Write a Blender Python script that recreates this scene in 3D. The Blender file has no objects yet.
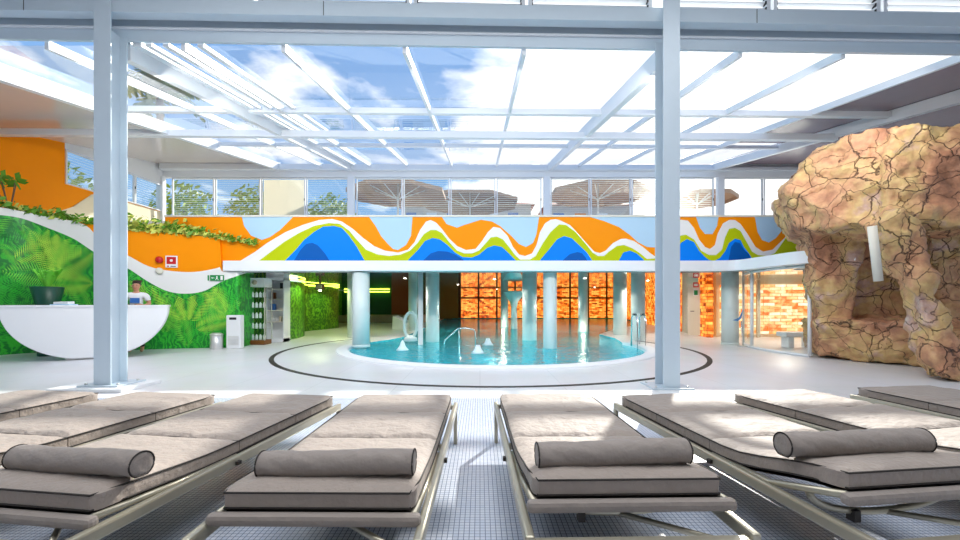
import bpy, bmesh, math, random
from mathutils import Vector, Matrix, noise
random.seed(7)
PI = math.pi
R = math.radians
SC = bpy.context.scene
COL = SC.collection
F, CX, HY, H = 420.0, 480.0, 303.0, 1.2

# ------------------------------------------------------------------ helpers
def zat(v, Y): return H + (HY - v) * Y / F
def xat(u, Y): return (u - CX) * Y / F
def interp(x, pts):
    if x <= pts[0][0]: return pts[0][1]
    for (a, b), (c, d) in zip(pts, pts[1:]):
        if x <= c: return b + (d - b) * (x - a) / (c - a)
    return pts[-1][1]
def smooth_interp(x, pts):
    if x <= pts[0][0]: return pts[0][1]
    n = len(pts)
    for i in range(n - 1):
        a, b = pts[i]; c, d = pts[i + 1]
        if x <= c:
            t = (x - a) / (c - a)
            m0 = (d - b) if i == 0 else (d - pts[i-1][1]) / (c - pts[i-1][0]) * (c - a)
            m1 = (d - b) if i == n - 2 else (pts[i+2][1] - b) / (pts[i+2][0] - a) * (c - a)
            return (2*t**3-3*t*t+1)*b + (t**3-2*t*t+t)*m0 + (-2*t**3+3*t*t)*d + (t**3-t*t)*m1
    return pts[-1][1]

class MB:
    """collects shapes into one mesh"""
    def __init__(s): s.v = []; s.f = []; s.m = []; s.sm = []
    def add(s, vs, fs, mi=0, sm=False):
        o = len(s.v); s.v += [tuple(p) for p in vs]
        for f in fs: s.f.append([i + o for i in f]); s.m.append(mi); s.sm.append(sm)
        return s
    def box(s, c, d, rz=0, mi=0, rx=0, ry=0):
        M = Matrix.Translation(c) @ Matrix.Rotation(rz, 4, 'Z') @ Matrix.Rotation(ry, 4, 'Y') @ Matrix.Rotation(rx, 4, 'X')
        vs = [M @ Vector((x*d[0]/2, y*d[1]/2, z*d[2]/2)) for x in (-1, 1) for y in (-1, 1) for z in (-1, 1)]
        return s.add(vs, [(0,1,3,2),(4,6,7,5),(0,4,5,1),(2,3,7,6),(0,2,6,4),(1,5,7,3)], mi)
    def b2(s, a, b, mi=0):
        return s.box([(a[i]+b[i])/2 for i in range(3)], [abs(b[i]-a[i]) for i in range(3)], mi=mi)
    def tube(s, path, r, n=10, mi=0, sx=1.0, closed=False):
        P = [Vector(p) for p in path]; rings = []
        up = Vector((0, 0, 1)); k = len(P)
        rr = r if isinstance(r, (list, tuple)) else [r] * k
        for i, p in enumerate(P):
            if closed: t = P[(i+1) % k] - P[i-1]
            else: t = (P[min(i+1, k-1)] - P[max(i-1, 0)])
            t.normalize()
            a = t.cross(up)
            if a.length < 1e-3: a = t.cross(Vector((0, 1, 0)))
            a.normalize(); b = a.cross(t)
            rings.append([p + (a * math.cos(2*PI*j/n) * sx + b * math.sin(2*PI*j/n)) * rr[i] for j in range(n)])
        vs = [q for rg in rings for q in rg]; fs = []
        m = k if closed else k - 1
        for i in range(m):
            for j in range(n):
                A = i*n; B = ((i+1) % k)*n
                fs.append((A+j, A+(j+1) % n, B+(j+1) % n, B+j))
        if not closed: fs += [tuple(range(n))[::-1], tuple((k-1)*n+j for j in range(n))]
        return s.add(vs, fs, mi, True)
    def lathe(s, prof, c=(0, 0, 0), n=32, mi=0):
        vs = []; fs = []
        for r, z in prof:
            for j in range(n):
                a = 2*PI*j/n; vs.append((c[0]+r*math.cos(a), c[1]+r*math.sin(a), c[2]+z))
        for i in range(len(prof)-1):
            for j in range(n):
                fs.append((i*n+j, i*n+(j+1) % n, (i+1)*n+(j+1) % n, (i+1)*n+j))
        if prof[0][0] > 1e-4: fs.append(tuple(range(n))[::-1])
        if prof[-1][0] > 1e-4: fs.append(tuple((len(prof)-1)*n+j for j in range(n)))
        return s.add(vs, fs, mi, True)
    def prism(s, poly, z0, z1, mi=0):
        n = len(poly)
        vs = [(x, y, z0) for x, y in poly] + [(x, y, z1) for x, y in poly]
        fs = [tuple(range(n))[::-1], tuple(range(n, 2*n))] + [(i, (i+1) % n, n+(i+1) % n, n+i) for i in range(n)]
        return s.add(vs, fs, mi)
    def quadstrip(s, A, B, mi=0, sm=False):
        n = len(A)
        return s.add(list(A)+list(B), [(i, i+1, n+i+1, n+i) for i in range(n-1)], mi, sm)
    def build(s, name, mats, parent=None, bevel=0, sub=0):
        me = bpy.data.meshes.new(name); me.from_pydata(s.v, [], s.f)
        if not isinstance(mats, (list, tuple)): mats = [mats]
        for m in mats: me.materials.append(m)
        for i, p in enumerate(me.polygons): p.material_index = s.m[i]; p.use_smooth = s.sm[i]
        bm = bmesh.new(); bm.from_mesh(me); bmesh.ops.recalc_face_normals(bm, faces=bm.faces); bm.to_mesh(me); bm.free()
        o = bpy.data.objects.new(name, me); COL.objects.link(o)
        if parent: o.parent = parent
        if bevel:
            b = o.modifiers.new('b', 'BEVEL'); b.width = bevel; b.segments = 2; b.limit_method = 'ANGLE'; b.harden_normals = False
        if sub:
            b = o.modifiers.new('s', 'SUBSURF'); b.levels = sub; b.render_levels = sub
        return o

def tag(o, label=None, cat=None, group=None, kind=None):
    if label: o['label'] = label
    if cat: o['category'] = cat
    if group: o['group'] = group
    if kind: o['kind'] = kind
    return o
def empty(name, loc=(0, 0, 0), rz=0):
    o = bpy.data.objects.new(name, None); COL.objects.link(o)
    o.location = loc; o.rotation_euler = (0, 0, rz); o.empty_display_size = .1
    return o
def copy_tree(o, parent=None):
    c = o.copy(); COL.objects.link(c)
    if parent: c.parent = parent
    for ch in list(o.children): copy_tree(ch, c)
    return c
def structure(o): o['kind'] = 'structure'; return o

# ------------------------------------------------------------------ materials
def newmat(name):
    m = bpy.data.materials.new(name); m.use_nodes = True
    nt = m.node_tree; nt.nodes.clear()
    out = nt.nodes.new('ShaderNodeOutputMaterial'); return m, nt, out
def P(name, col, rough=.5, metal=0, var=.06, scale=6, bump=0, bscale=40, emit=None, estr=0, spec=.5, sheen=0, coat=0):
    m, nt, out = newmat(name); N = nt.nodes; L = nt.links
    b = N.new('ShaderNodeBsdfPrincipled'); L.new(b.outputs[0], out.inputs[0])
    b.inputs['Roughness'].default_value = rough; b.inputs['Metallic'].default_value = metal
    b.inputs['Specular IOR Level'].default_value = spec
    b.inputs['Coat Weight'].default_value = coat
    b.inputs['Sheen Weight'].default_value = sheen
    tc = N.new('ShaderNodeTexCoord'); nz = N.new('ShaderNodeTexNoise'); nz.inputs['Scale'].default_value = scale; nz.inputs['Detail'].default_value = 4
    L.new(tc.outputs['Object'], nz.inputs['Vector'])
    mx = N.new('ShaderNodeMixRGB'); mx.inputs[1].default_value = (*[c*(1-var) for c in col], 1); mx.inputs[2].default_value = (*[min(1, c*(1+var)) for c in col], 1)
    L.new(nz.outputs['Fac'], mx.inputs[0]); L.new(mx.outputs[0], b.inputs['Base Color'])
    if bump:
        n2 = N.new('ShaderNodeTexNoise'); n2.inputs['Scale'].default_value = bscale; n2.inputs['Detail'].default_value = 3
        L.new(tc.outputs['Object'], n2.inputs['Vector'])
        bp = N.new('ShaderNodeBump'); bp.inputs['Strength'].default_value = bump; bp.inputs['Distance'].default_value = .02
        L.new(n2.outputs['Fac'], bp.inputs['Height']); L.new(bp.outputs[0], b.inputs['Normal'])
    if emit:
        b.inputs['Emission Color'].default_value = (*emit, 1); b.inputs['Emission Strength'].default_value = estr
    return m
def s2l(r, g, b):
    f = lambda c: ((c/255+.055)/1.055)**2.4 if c > 10 else c/255/12.92
    return (f(r), f(g), f(b))

M = {}
M['steel'] = P('painted_steel', s2l(196, 210, 220), .32, var=.03, spec=.5)
M['alu_white'] = P('white_aluminium', s2l(226, 230, 234), .3, var=.02)
M['white'] = P('white_paint', s2l(236, 238, 240), .5, var=.015)
M['slabwhite'] = P('white_fascia', s2l(240, 242, 245), .45, var=.01)
M['soffit'] = P('soffit_panel', s2l(214, 204, 196), .18, var=.03, spec=.6)
M['soffit_shaded'] = P('soffit_shaded', s2l(150, 128, 136), .22, var=.05)  # right soffit's shade put into the colour; the opaque roof panels share it
M['cream'] = P('cream_paint', s2l(240, 228, 196), .6, var=.02)
M['orange'] = P('orange_paint', s2l(255, 150, 0), .5, var=.02, spec=.15)
M['lblue'] = P('pale_blue_paint', s2l(178, 212, 236), .5, var=.02)
M['mwhite'] = P('mural_white', s2l(240, 238, 236), .5, var=.01)
M['mgreen'] = P('olive_green_paint', s2l(190, 204, 10), .5, var=.02, spec=.15)
M['mblue'] = P('bright_blue_paint', s2l(0, 132, 246), .5, var=.03, spec=.15)
M['mdblue'] = P('deep_blue_paint', s2l(5, 92, 176), .5, var=.03, spec=.15)
M['column'] = P('column_white', s2l(222, 232, 230), .28, var=.03, spec=.5)
M['ceil_gloss'] = P('gloss_ceiling', s2l(150, 158, 155), .06, var=.02, spec=1.0, coat=1)
M['frame'] = P('champagne_tube', s2l(176, 170, 152), .3, metal=.55, var=.04)
M['fabric'] = P('taupe_fabric', s2l(150, 138, 129), .7, var=.08, scale=9, bump=.6, bscale=22, sheen=.15)
M['bolster'] = P('bolster_fabric', s2l(140, 130, 123), .65, var=.06, scale=9, bump=.5, bscale=18, sheen=.15)
M['piping'] = P('dark_piping', s2l(42, 36, 32), .7)
M['sling'] = P('dark_sling', s2l(52, 48, 44), .8)
M['chrome'] = P('chrome', (.86, .87, .88), .22, metal=1, var=.01)
M['brushed'] = P('brushed_steel', (.72, .72, .70), .38, metal=.7, var=.04)
M['black'] = P('black_plastic', (.02, .02, .022), .4)
M['red'] = P('sign_red', s2l(200, 20, 30), .4)
M['signgreen'] = P('sign_green', s2l(20, 140, 70), .4)
M['wood'] = P('cabinet_wood', s2l(120, 72, 30), .45, var=.15)
M['beige'] = P('beige_wall', s2l(200, 190, 165), .5, var=.03)
M['ivory'] = P('ivory_panel', s2l(226, 222, 208), .45, var=.02)
M['darkgreenwall'] = P('teal_wall', s2l(10, 90, 60), .4, var=.15)
M['brownwall'] = P('brown_wall', s2l(96, 70, 40), .4, var=.1)
M['skin'] = P('skin', s2l(196, 140, 112), .55, var=.03)
M['hair'] = P('hair', s2l(50, 34, 26), .5)
M['shirt'] = P('white_shirt', s2l(232, 232, 236), .7)
M['trouser'] = P('dark_trousers', s2l(40, 40, 50), .7)
M['leaf'] = P('ivy_leaf', s2l(96, 150, 30), .5, var=.35, scale=9)
M['leaf2'] = P('ivy_leaf_pale', s2l(206, 212, 96), .5, var=.3, scale=9)
M['bark'] = P('bark', s2l(110, 90, 70), .8, var=.2)
M['tree'] = P('tree_leaf', s2l(150, 168, 60), .6, var=.4, scale=3)
M['palm'] = P('palm_leaf', s2l(60, 110, 40), .5, var=.3, scale=3)
M['canopy'] = P('parasol_canvas', s2l(176, 140, 112), .8, var=.06)
M['facade'] = P('facade', s2l(210, 200, 190), .7, var=.05)
M['tile_roof'] = P('tile_roof', s2l(176, 96, 70), .7, var=.2)
M['bluepaint'] = P('blue_panel', s2l(50, 110, 190), .4, var=.1)
M['terrace'] = P('terrace_deck', s2l(190, 180, 170), .7)
M['slat'] = P('blind_slat', s2l(226, 222, 214), .45)
M['shade'] = P('roller_shade', s2l(236, 232, 222), .7)
m, nt, out = newmat('roller_shade'); t_ = nt.nodes.new('ShaderNodeBsdfTranslucent'); d_ = nt.nodes.new('ShaderNodeBsdfDiffuse'); x_ = nt.nodes.new('ShaderNodeMixShader')
t_.inputs[0].default_value = d_.inputs[0].default_value = (*s2l(246, 240, 228), 1); x_.inputs[0].default_value = .5
nt.links.new(t_.outputs[0], x_.inputs[1]); nt.links.new(d_.outputs[0], x_.inputs[2]); nt.links.new(x_.outputs[0], out.inputs[0]); M['shade'] = m
M['dim'] = P('lounge_taupe', s2l(168, 166, 164), .6)
M['slot'] = P('slot_drain', s2l(44, 40, 30), .6, var=.3, scale=30)
M['blueclip'] = P('blue_clip', s2l(90, 150, 210), .4)
M['splash'] = P('white_foam', s2l(235, 245, 250), .3, bump=.6, bscale=30)
M['soil'] = P('planter_soil', s2l(70, 50, 35), .9)

def schlick(nt, r0, normal=None, gain=1.0):
    N = nt.nodes; L = nt.links
    g = N.new('ShaderNodeNewGeometry'); d = N.new('ShaderNodeVectorMath'); d.operation = 'DOT_PRODUCT'
    L.new(g.outputs['Incoming'], d.inputs[0]); L.new(normal or g.outputs['Normal'], d.inputs[1])
    a = N.new('ShaderNodeMath'); a.operation = 'ABSOLUTE'; L.new(d.outputs['Value'], a.inputs[0])
    b = N.new('ShaderNodeMath'); b.operation = 'SUBTRACT'; b.inputs[0].default_value = 1; b.use_clamp = True; L.new(a.outputs[0], b.inputs[1])
    p = N.new('ShaderNodeMath'); p.operation = 'POWER'; p.inputs[1].default_value = 5; L.new(b.outputs[0], p.inputs[0])
    m = N.new('ShaderNodeMath'); m.operation = 'MULTIPLY_ADD'; m.inputs[1].default_value = 1-r0; m.inputs[2].default_value = r0; L.new(p.outputs[0], m.inputs[0])
    k = N.new('ShaderNodeMath'); k.operation = 'MULTIPLY'; k.inputs[1].default_value = gain; L.new(m.outputs[0], k.inputs[0])
    return k.outputs[0]
def glass(name, tint=(.96, .98, .98), refl=1.0, ior=.05):
    m, nt, out = newmat(name); N = nt.nodes; L = nt.links
    t = N.new('ShaderNodeBsdfTransparent'); t.inputs[0].default_value = (*tint, 1)
    g = N.new('ShaderNodeBsdfGlossy'); g.inputs['Roughness'].default_value = .015; g.inputs['Color'].default_value = (refl, refl, refl, 1)
    mx = N.new('ShaderNodeMixShader'); L.new(schlick(nt, ior), mx.inputs[0]); L.new(t.outputs[0], mx.inputs[1]); L.new(g.outputs[0], mx.inputs[2])
    L.new(mx.outputs[0], out.inputs[0]); return m
M['roofglass'] = glass('roof_glass', (.97, .98, .99), 1, .09)
M['glass'] = glass('clear_glass', (.95, .98, .97))

def floor_mat():
    m, nt, out = newmat('floor_smooth'); N = nt.nodes; L = nt.links
    b = N.new('ShaderNodeBsdfPrincipled'); L.new(b.outputs[0], out.inputs[0]); b.inputs['Roughness'].default_value = .35
    tc = N.new('ShaderNodeTexCoord')
    br = N.new('ShaderNodeTexBrick'); br.offset = 0; br.inputs['Scale'].default_value = 1; br.inputs['Brick Width'].default_value = 1.2; br.inputs['Row Height'].default_value = 1.2
    br.inputs['Mortar Size'].default_value = .004; br.inputs['Color1'].default_value = (*s2l(226, 229, 232), 1); br.inputs['Color2'].default_value = (*s2l(220, 224, 229), 1); br.inputs['Mortar'].default_value = (*s2l(196, 200, 206), 1)
    L.new(tc.outputs['Object'], br.inputs['Vector'])
    nz = N.new('ShaderNodeTexNoise'); nz.inputs['Scale'].default_value = .9; nz.inputs['Detail'].default_value = 5; L.new(tc.outputs['Object'], nz.inputs['Vector'])
    mx = N.new('ShaderNodeMixRGB'); mx.blend_type = 'MULTIPLY'; mx.inputs[0].default_value = .25; L.new(br.outputs['Color'], mx.inputs[1]); L.new(nz.outputs['Color'], mx.inputs[2])
    hs = N.new('ShaderNodeHueSaturation'); hs.inputs['Saturation'].default_value = .35; hs.inputs['Value'].default_value = 1.08
    L.new(mx.outputs[0], hs.inputs['Color']); L.new(hs.outputs[0], b.inputs['Base Color'])
    return m
M['floor'] = floor_mat()
def mosaic_mat(name, c1, c2, grout, size, rough=.25, mortar=.0018):
    m, nt, out = newmat(name); N = nt.nodes; L = nt.links
    b = N.new('ShaderNodeBsdfPrincipled'); L.new(b.outputs[0], out.inputs[0]); b.inputs['Roughness'].default_value = rough
    tc = N.new('ShaderNodeTexCoord')
    br = N.new('ShaderNodeTexBrick'); br.offset = 0; br.inputs['Scale'].default_value = 1; br.inputs['Brick Width'].default_value = size; br.inputs['Row Height'].default_value = size
    br.inputs['Mortar Size'].default_value = mortar; br.inputs['Color1'].default_value = (*c1, 1); br.inputs['Color2'].default_value = (*c2, 1); br.inputs['Mortar'].default_value = (*grout, 1)
    L.new(tc.outputs['Object'], br.inputs['Vector']); L.new(br.outputs['Color'], b.inputs['Base Color'])
    return m
M['mosaic'] = mosaic_mat('mosaic_tiles', s2l(206, 212, 224), s2l(194, 203, 220), s2l(112, 122, 144), .028, mortar=.0022)
M['pooltile'] = mosaic_mat('pool_tiles', s2l(40, 196, 214), s2l(24, 176, 200), s2l(150, 220, 226), .12, mortar=.004)

def water_mat():
    m, nt, out = newmat('pool_water'); N = nt.nodes; L = nt.links
    t = N.new('ShaderNodeBsdfTransparent'); t.inputs[0].default_value = (.5, .93, .96, 1)
    df = N.new('ShaderNodeBsdfDiffuse'); df.inputs[0].default_value = (*s2l(70, 214, 228), 1)
    mt = N.new('ShaderNodeMixShader'); mt.inputs[0].default_value = .5; L.new(t.outputs[0], mt.inputs[1]); L.new(df.outputs[0], mt.inputs[2])
    g = N.new('ShaderNodeBsdfGlossy'); g.inputs['Roughness'].default_value = .05
    mx = N.new('ShaderNodeMixShader'); L.new(mt.outputs[0], mx.inputs[1]); L.new(g.outputs[0], mx.inputs[2])
    tc = N.new('ShaderNodeTexCoord'); mp = N.new('ShaderNodeMapping'); mp.inputs['Scale'].default_value = (1, 1.0, 1); L.new(tc.outputs['Object'], mp.inputs[0])
    nz = N.new('ShaderNodeTexNoise'); nz.inputs['Scale'].default_value = 4.2; nz.inputs['Detail'].default_value = 3; nz.inputs['Distortion'].default_value = .6; L.new(mp.outputs[0], nz.inputs['Vector'])
    # ripples die out away from the front jets
    sx = N.new('ShaderNodeSeparateXYZ'); L.new(tc.outputs['Object'], sx.inputs[0])
    mr = N.new('ShaderNodeMapRange'); mr.inputs['From Min'].default_value = 9; mr.inputs['From Max'].default_value = 17; mr.inputs['To Min'].default_value = 1.0; mr.inputs['To Max'].default_value = .06
    L.new(sx.outputs['Y'], mr.inputs['Value'])
    bp = N.new('ShaderNodeBump'); bp.inputs['Distance'].default_value = .13; L.new(mr.outputs[0], bp.inputs['Strength']); L.new(nz.outputs['Fac'], bp.inputs['Height'])
    L.new(bp.outputs[0], g.inputs['Normal']); L.new(bp.outputs[0], df.inputs['Normal']); L.new(schlick(nt, .03, bp.outputs[0], .7), mx.inputs[0])
    L.new(mx.outputs[0], out.inputs[0]); return m
M['water'] = water_mat()

def onyx_mat(name, c0, c1, c2, strength, axis=0):
    m, nt, out = newmat(name); N = nt.nodes; L = nt.links
    tc = N.new('ShaderNodeTexCoord'); sp = N.new('ShaderNodeSeparateXYZ'); L.new(tc.outputs['Object'], sp.inputs[0])
    cb = N.new('ShaderNodeCombineXYZ'); ad = N.new('ShaderNodeMath'); ad.operation = 'ADD'; L.new(sp.outputs['X'], ad.inputs[0]); L.new(sp.outputs['Y'], ad.inputs[1])
    L.new(ad.outputs[0], cb.inputs[0]); L.new(sp.outputs['Z'], cb.inputs[1])
    br = N.new('ShaderNodeTexBrick'); br.inputs['Scale'].default_value = 1; br.inputs['Brick Width'].default_value = .30; br.inputs['Row Height'].default_value = .11; br.inputs['Mortar Size'].default_value = .008
    br.inputs['Color1'].default_value = (0, 0, 0, 1); br.inputs['Color2'].default_value = (1, 1, 1, 1); br.inputs['Mortar'].default_value = (0, 0, 0, 1)
    L.new(cb.outputs[0], br.inputs['Vector'])
    nz = N.new('ShaderNodeTexNoise'); nz.inputs['Scale'].default_value = 4; nz.inputs['Detail'].default_value = 6; nz.inputs['Distortion'].default_value = 1; L.new(cb.outputs[0], nz.inputs['Vector'])
    mm = N.new('ShaderNodeMixRGB'); mm.inputs[0].default_value = .62; L.new(br.outputs['Color'], mm.inputs[1]); L.new(nz.outputs['Fac'], mm.inputs[2])
    cr = N.new('ShaderNodeValToRGB'); e = cr.color_ramp.elements; e[0].position = .30; e[0].color = (*c0, 1); e[1].position = .8; e[1].color = (*c2, 1)
    k = cr.color_ramp.elements.new(.45); k.color = (*c1, 1)
    L.new(mm.outputs[0], cr.inputs[0])
    em = N.new('ShaderNodeEmission'); em.inputs['Strength'].default_value = strength; L.new(cr.outputs[0], em.inputs[0])
    gl = N.new('ShaderNodeBsdfGlossy'); gl.inputs['Roughness'].default_value = .3; gl.inputs['Color'].default_value = (.06, .06, .06, 1)
    ads = N.new('ShaderNodeAddShader'); L.new(em.outputs[0], ads.inputs[0]); L.new(gl.outputs[0], ads.inputs[1]); L.new(ads.outputs[0], out.inputs[0])
    return m
M['onyx'] = onyx_mat('backlit_onyx', (.22, .02, .0), (.95, .17, .01), (1, .62, .12), 1.1)
M['onyx_bright'] = onyx_mat('backlit_onyx_bright', (.75, .16, .02), (1, .55, .2), (1, .93, .7), 1.1)

def rock_mat():
    m, nt, out = newmat('rock'); N = nt.nodes; L = nt.links
    b = N.new('ShaderNodeBsdfPrincipled'); L.new(b.outputs[0], out.inputs[0]); b.inputs['Roughness'].default_value = .62
    tc = N.new('ShaderNodeTexCoord')
    nz = N.new('ShaderNodeTexNoise'); nz.inputs['Scale'].default_value = .95; nz.inputs['Detail'].default_value = 7; nz.inputs['Roughness'].default_value = .6; L.new(tc.outputs['Object'], nz.inputs['Vector'])
    cr = N.new('ShaderNodeValToRGB'); E = cr.color_ramp.elements
    E[0].position = .3; E[0].color = (*s2l(140, 98, 74), 1); E[1].position = .72; E[1].color = (*s2l(206, 196, 184), 1)
    for p, c in ((.4, (186, 132, 100)), (.48, (206, 158, 116)), (.56, (208, 174, 116)), (.63, (200, 164, 148))):
        k = E.new(p); k.color = (*s2l(*c), 1)
    L.new(nz.outputs['Fac'], cr.inputs[0])
    n2 = N.new('ShaderNodeTexNoise'); n2.inputs['Scale'].default_value = 7; n2.inputs['Detail'].default_value = 6; L.new(tc.outputs['Object'], n2.inputs['Vector'])
    m2 = N.new('ShaderNodeMixRGB'); m2.blend_type = 'OVERLAY'; m2.inputs[0].default_value = .6; L.new(cr.outputs[0], m2.inputs[1]); L.new(n2.outputs['Fac'], m2.inputs[2])
    # cracks: two scales of warped voronoi edges
    nw = N.new('ShaderNodeTexNoise'); nw.inputs['Scale'].default_value = 2.2; nw.inputs['Detail'].default_value = 5; L.new(tc.outputs['Object'], nw.inputs['Vector'])
    mv = N.new('ShaderNodeVectorMath'); mv.operation = 'MULTIPLY_ADD'; mv.inputs[1].default_value = (.45, .45, .45); L.new(nw.outputs['Color'], mv.inputs[0]); L.new(tc.outputs['Object'], mv.inputs[2])
    prev = m2.outputs[0]; hs = []
    for sc, w, dk in ((1.15, .011, .85), (2.6, .010, .6)):
        vo = N.new('ShaderNodeTexVoronoi'); vo.feature = 'DISTANCE_TO_EDGE'; vo.inputs['Scale'].default_value = sc; L.new(mv.outputs[0], vo.inputs['Vector'])
        mr = N.new('ShaderNodeMapRange'); mr.inputs['From Max'].default_value = w * (sc/1.9)**.5 * 1.6; L.new(vo.outputs['Distance'], mr.inputs['Value'])
        mr.inputs['To Min'].default_value = 1; mr.inputs['To Max'].default_value = 0
        ml = N.new('ShaderNodeMath'); ml.operation = 'MULTIPLY'; ml.inputs[1].default_value = dk; L.new(mr.outputs[0], ml.inputs[0])
        mx = N.new('ShaderNodeMixRGB'); mx.inputs[2].default_value = (*s2l(58, 38, 28), 1); L.new(ml.outputs[0], mx.inputs[0]); L.new(prev, mx.inputs[1]); prev = mx.outputs[0]
        hs.append(ml)
    L.new(prev, b.inputs['Base Color'])
    ad = N.new('ShaderNodeMath'); ad.operation = 'ADD'; L.new(hs[0].outputs[0], ad.inputs[0]); L.new(hs[1].outputs[0], ad.inputs[1])
    sb = N.new('ShaderNodeMath'); sb.operation = 'SUBTRACT'; L.new(n2.outputs['Fac'], sb.inputs[0]); L.new(ad.outputs[0], sb.inputs[1])
    bp = N.new('ShaderNodeBump'); bp.inputs['Strength'].default_value = .8; bp.inputs['Distance'].default_value = .05; L.new(sb.outputs[0], bp.inputs['Height']); L.new(bp.outputs[0], b.inputs['Normal'])
    return m
M['rock'] = rock_mat()
def fern_mat(name, dark, light):
    m, nt, out = newmat(name); N = nt.nodes; L = nt.links
    b = N.new('ShaderNodeBsdfPrincipled'); L.new(b.outputs[0], out.inputs[0]); b.inputs['Roughness'].default_value = .4
    tc = N.new('ShaderNodeTexCoord')
    nz = N.new('ShaderNodeTexNoise'); nz.inputs['Scale'].default_value = 1.6; nz.inputs['Detail'].default_value = 4; L.new(tc.outputs['Object'], nz.inputs['Vector'])
    wv = N.new('ShaderNodeTexWave'); wv.inputs['Scale'].default_value = 3; wv.inputs['Distortion'].default_value = 14; wv.inputs['Detail'].default_value = 3; wv.inputs['Detail Scale'].default_value = 1.4
    L.new(tc.outputs['Object'], wv.inputs['Vector'])
    mm = N.new('ShaderNodeMath'); mm.operation = 'MULTIPLY'; L.new(nz.outputs['Fac'], mm.inputs[0]); L.new(wv.outputs['Fac'], mm.inputs[1])
    cr = N.new('ShaderNodeValToRGB'); cr.color_ramp.elements[0].position = .12; cr.color_ramp.elements[0].color = (*dark, 1); cr.color_ramp.elements[1].position = .55; cr.color_ramp.elements[1].color = (*light, 1)
    L.new(mm.outputs[0], cr.inputs[0]); L.new(cr.outputs[0], b.inputs['Base Color']); return m
M['fern'] = fern_mat('fern_mural', s2l(10, 128, 44), s2l(60, 196, 54))
M['fern2'] = fern_mat('fern_wall', s2l(20, 110, 20), s2l(110, 190, 40))
M['fl'] = [P('frond_a', s2l(54, 200, 60), .45, var=.2), P('frond_b', s2l(130, 226, 74), .45, var=.2), P('frond_c', s2l(20, 132, 50), .45, var=.2), P('frond_d', s2l(190, 236, 80), .45, var=.15)]
M['led'] = P('led_strip', (.9, 1, .2), emit=(.85, 1, .08), estr=4)
M['spot'] = P('spot_lens', (1, 1, 1), emit=(1, .9, .7), estr=12)

# ------------------------------------------------------------------ floor
PC = (0.42, 11.7); PR = 3.93
pool = []
# pool outline: front arc, then the wider rear basin under the canopy
a0, a1 = R(180+28), R(360-28+0)
arc = [(PC[0]+PR*math.cos(R(a)), PC[1]+PR*math.sin(R(a))) for a in range(150, 373, 6)]
rear = [(4.6, 14.3), (4.6, 16.2), (6.5, 20), (11.0, 26), (11.0, 33.9), (-2.7, 33.9), (-2.7, 15)]
pool = arc + rear
def tri_fill(name, outer, holes, z, mats, matf=None):
    bm = bmesh.new(); edges = []
    for loop in [outer] + holes:
        vs = [bm.verts.new((x, y, z)) for x, y in loop]
        for i in range(len(vs)): edges.append(bm.edges.new((vs[i], vs[(i+1) % len(vs)])))
    bmesh.ops.triangle_fill(bm, use_beauty=True, edges=edges)
    me = bpy.data.meshes.new(name); bm.to_mesh(me); bm.free()
    o = bpy.data.objects.new(name, me); COL.objects.link(o); me.materials.append(mats)
    for p in me.polygons:
        if p.normal.z < 0: p.flip()
    return o
fl = tri_fill('floor', [(-14, 5.3), (14, 5.3), (14, 36), (-14, 36)], [pool], 0, M['floor']); structure(fl)
b = MB(); b.b2((-14, -3, -.2), (14, 5.3, .0)); o = b.build('floor', M['mosaic']); structure(o)
# basin
b = MB(); b.quadstrip([(x, y, .0) for x, y in pool+pool[:1]], [(x, y, -1.15) for x, y in pool+pool[:1]])
o = tri_fill('floor', pool, [], -1.15, M['pooltile']); structure(o)
o = b.build('wall_pool', M['pooltile']); structure(o)
w = tri_fill('pool_water', pool, [], -.05, M['water'])
tag(w, 'turquoise water filling the round pool that runs back under the canopy', 'water')
# raised rim of the pool (front arc only)
b = MB()
angs = [R(a) for a in range(168, 375, 3)]
def ringpt(rad, a, z): return (PC[0]+rad*math.cos(a), PC[1]+rad*math.sin(a), z)
prof = [(PR-.03, -.1), (PR-.03, .03), (PR+.03, .055), (PR+.2, .055), (PR+.26, .03), (PR+.27, -.0)]
for (r0, z0), (r1, z1) in zip(prof, prof[1:]):
    b.quadstrip([ringpt(r0, a, z0) for a in angs], [ringpt(r1, a, z1) for a in angs], sm=True)
for a in (angs[0], angs[-1]): b.add([ringpt(r, a, z) for r, z in prof], [tuple(range(len(prof)))])
o = b.build('pool_rim', M['white']); tag(o, 'raised white curved rim around the front of the round pool', 'pool rim')
# round slot drain
b = MB(); C2 = (.22, 11.17); r0, r1 = 5.12, 5.22
n = 120
A = [(C2[0]+r0*math.cos(2*PI*i/n), C2[1]+r0*math.sin(2*PI*i/n), .004) for i in range(n+1) if not (20 < i < 40)]
seg = [i for i in range(n+1)]
arcI = [i for i in range(-72, 9)]
A = [(C2[0]+r0*math.cos(2*PI*i/n), C2[1]+r0*math.sin(2*PI*i/n), .005) for i in arcI]
B = [(C2[0]+r1*math.cos(2*PI*i/n), C2[1]+r1*math.sin(2*PI*i/n), .005) for i in arcI]
A0 = [(x, y, -.01) for x, y, z in A]; B0 = [(x, y, -.01) for x, y, z in B]
b.quadstrip(A, B); b.quadstrip(A, A0); b.quadstrip(B, B0)
A2 = [(-4.7, 12.3, .005), (-4.25, 13.6, .005), (-3.6, 15.2, .005), (-2.9, 16.5, .005)]
o = b.build('slot_drain', M['slot']); tag(o, 'dark curved slot drain ringing the round pool in the white floor', 'drain')

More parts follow.
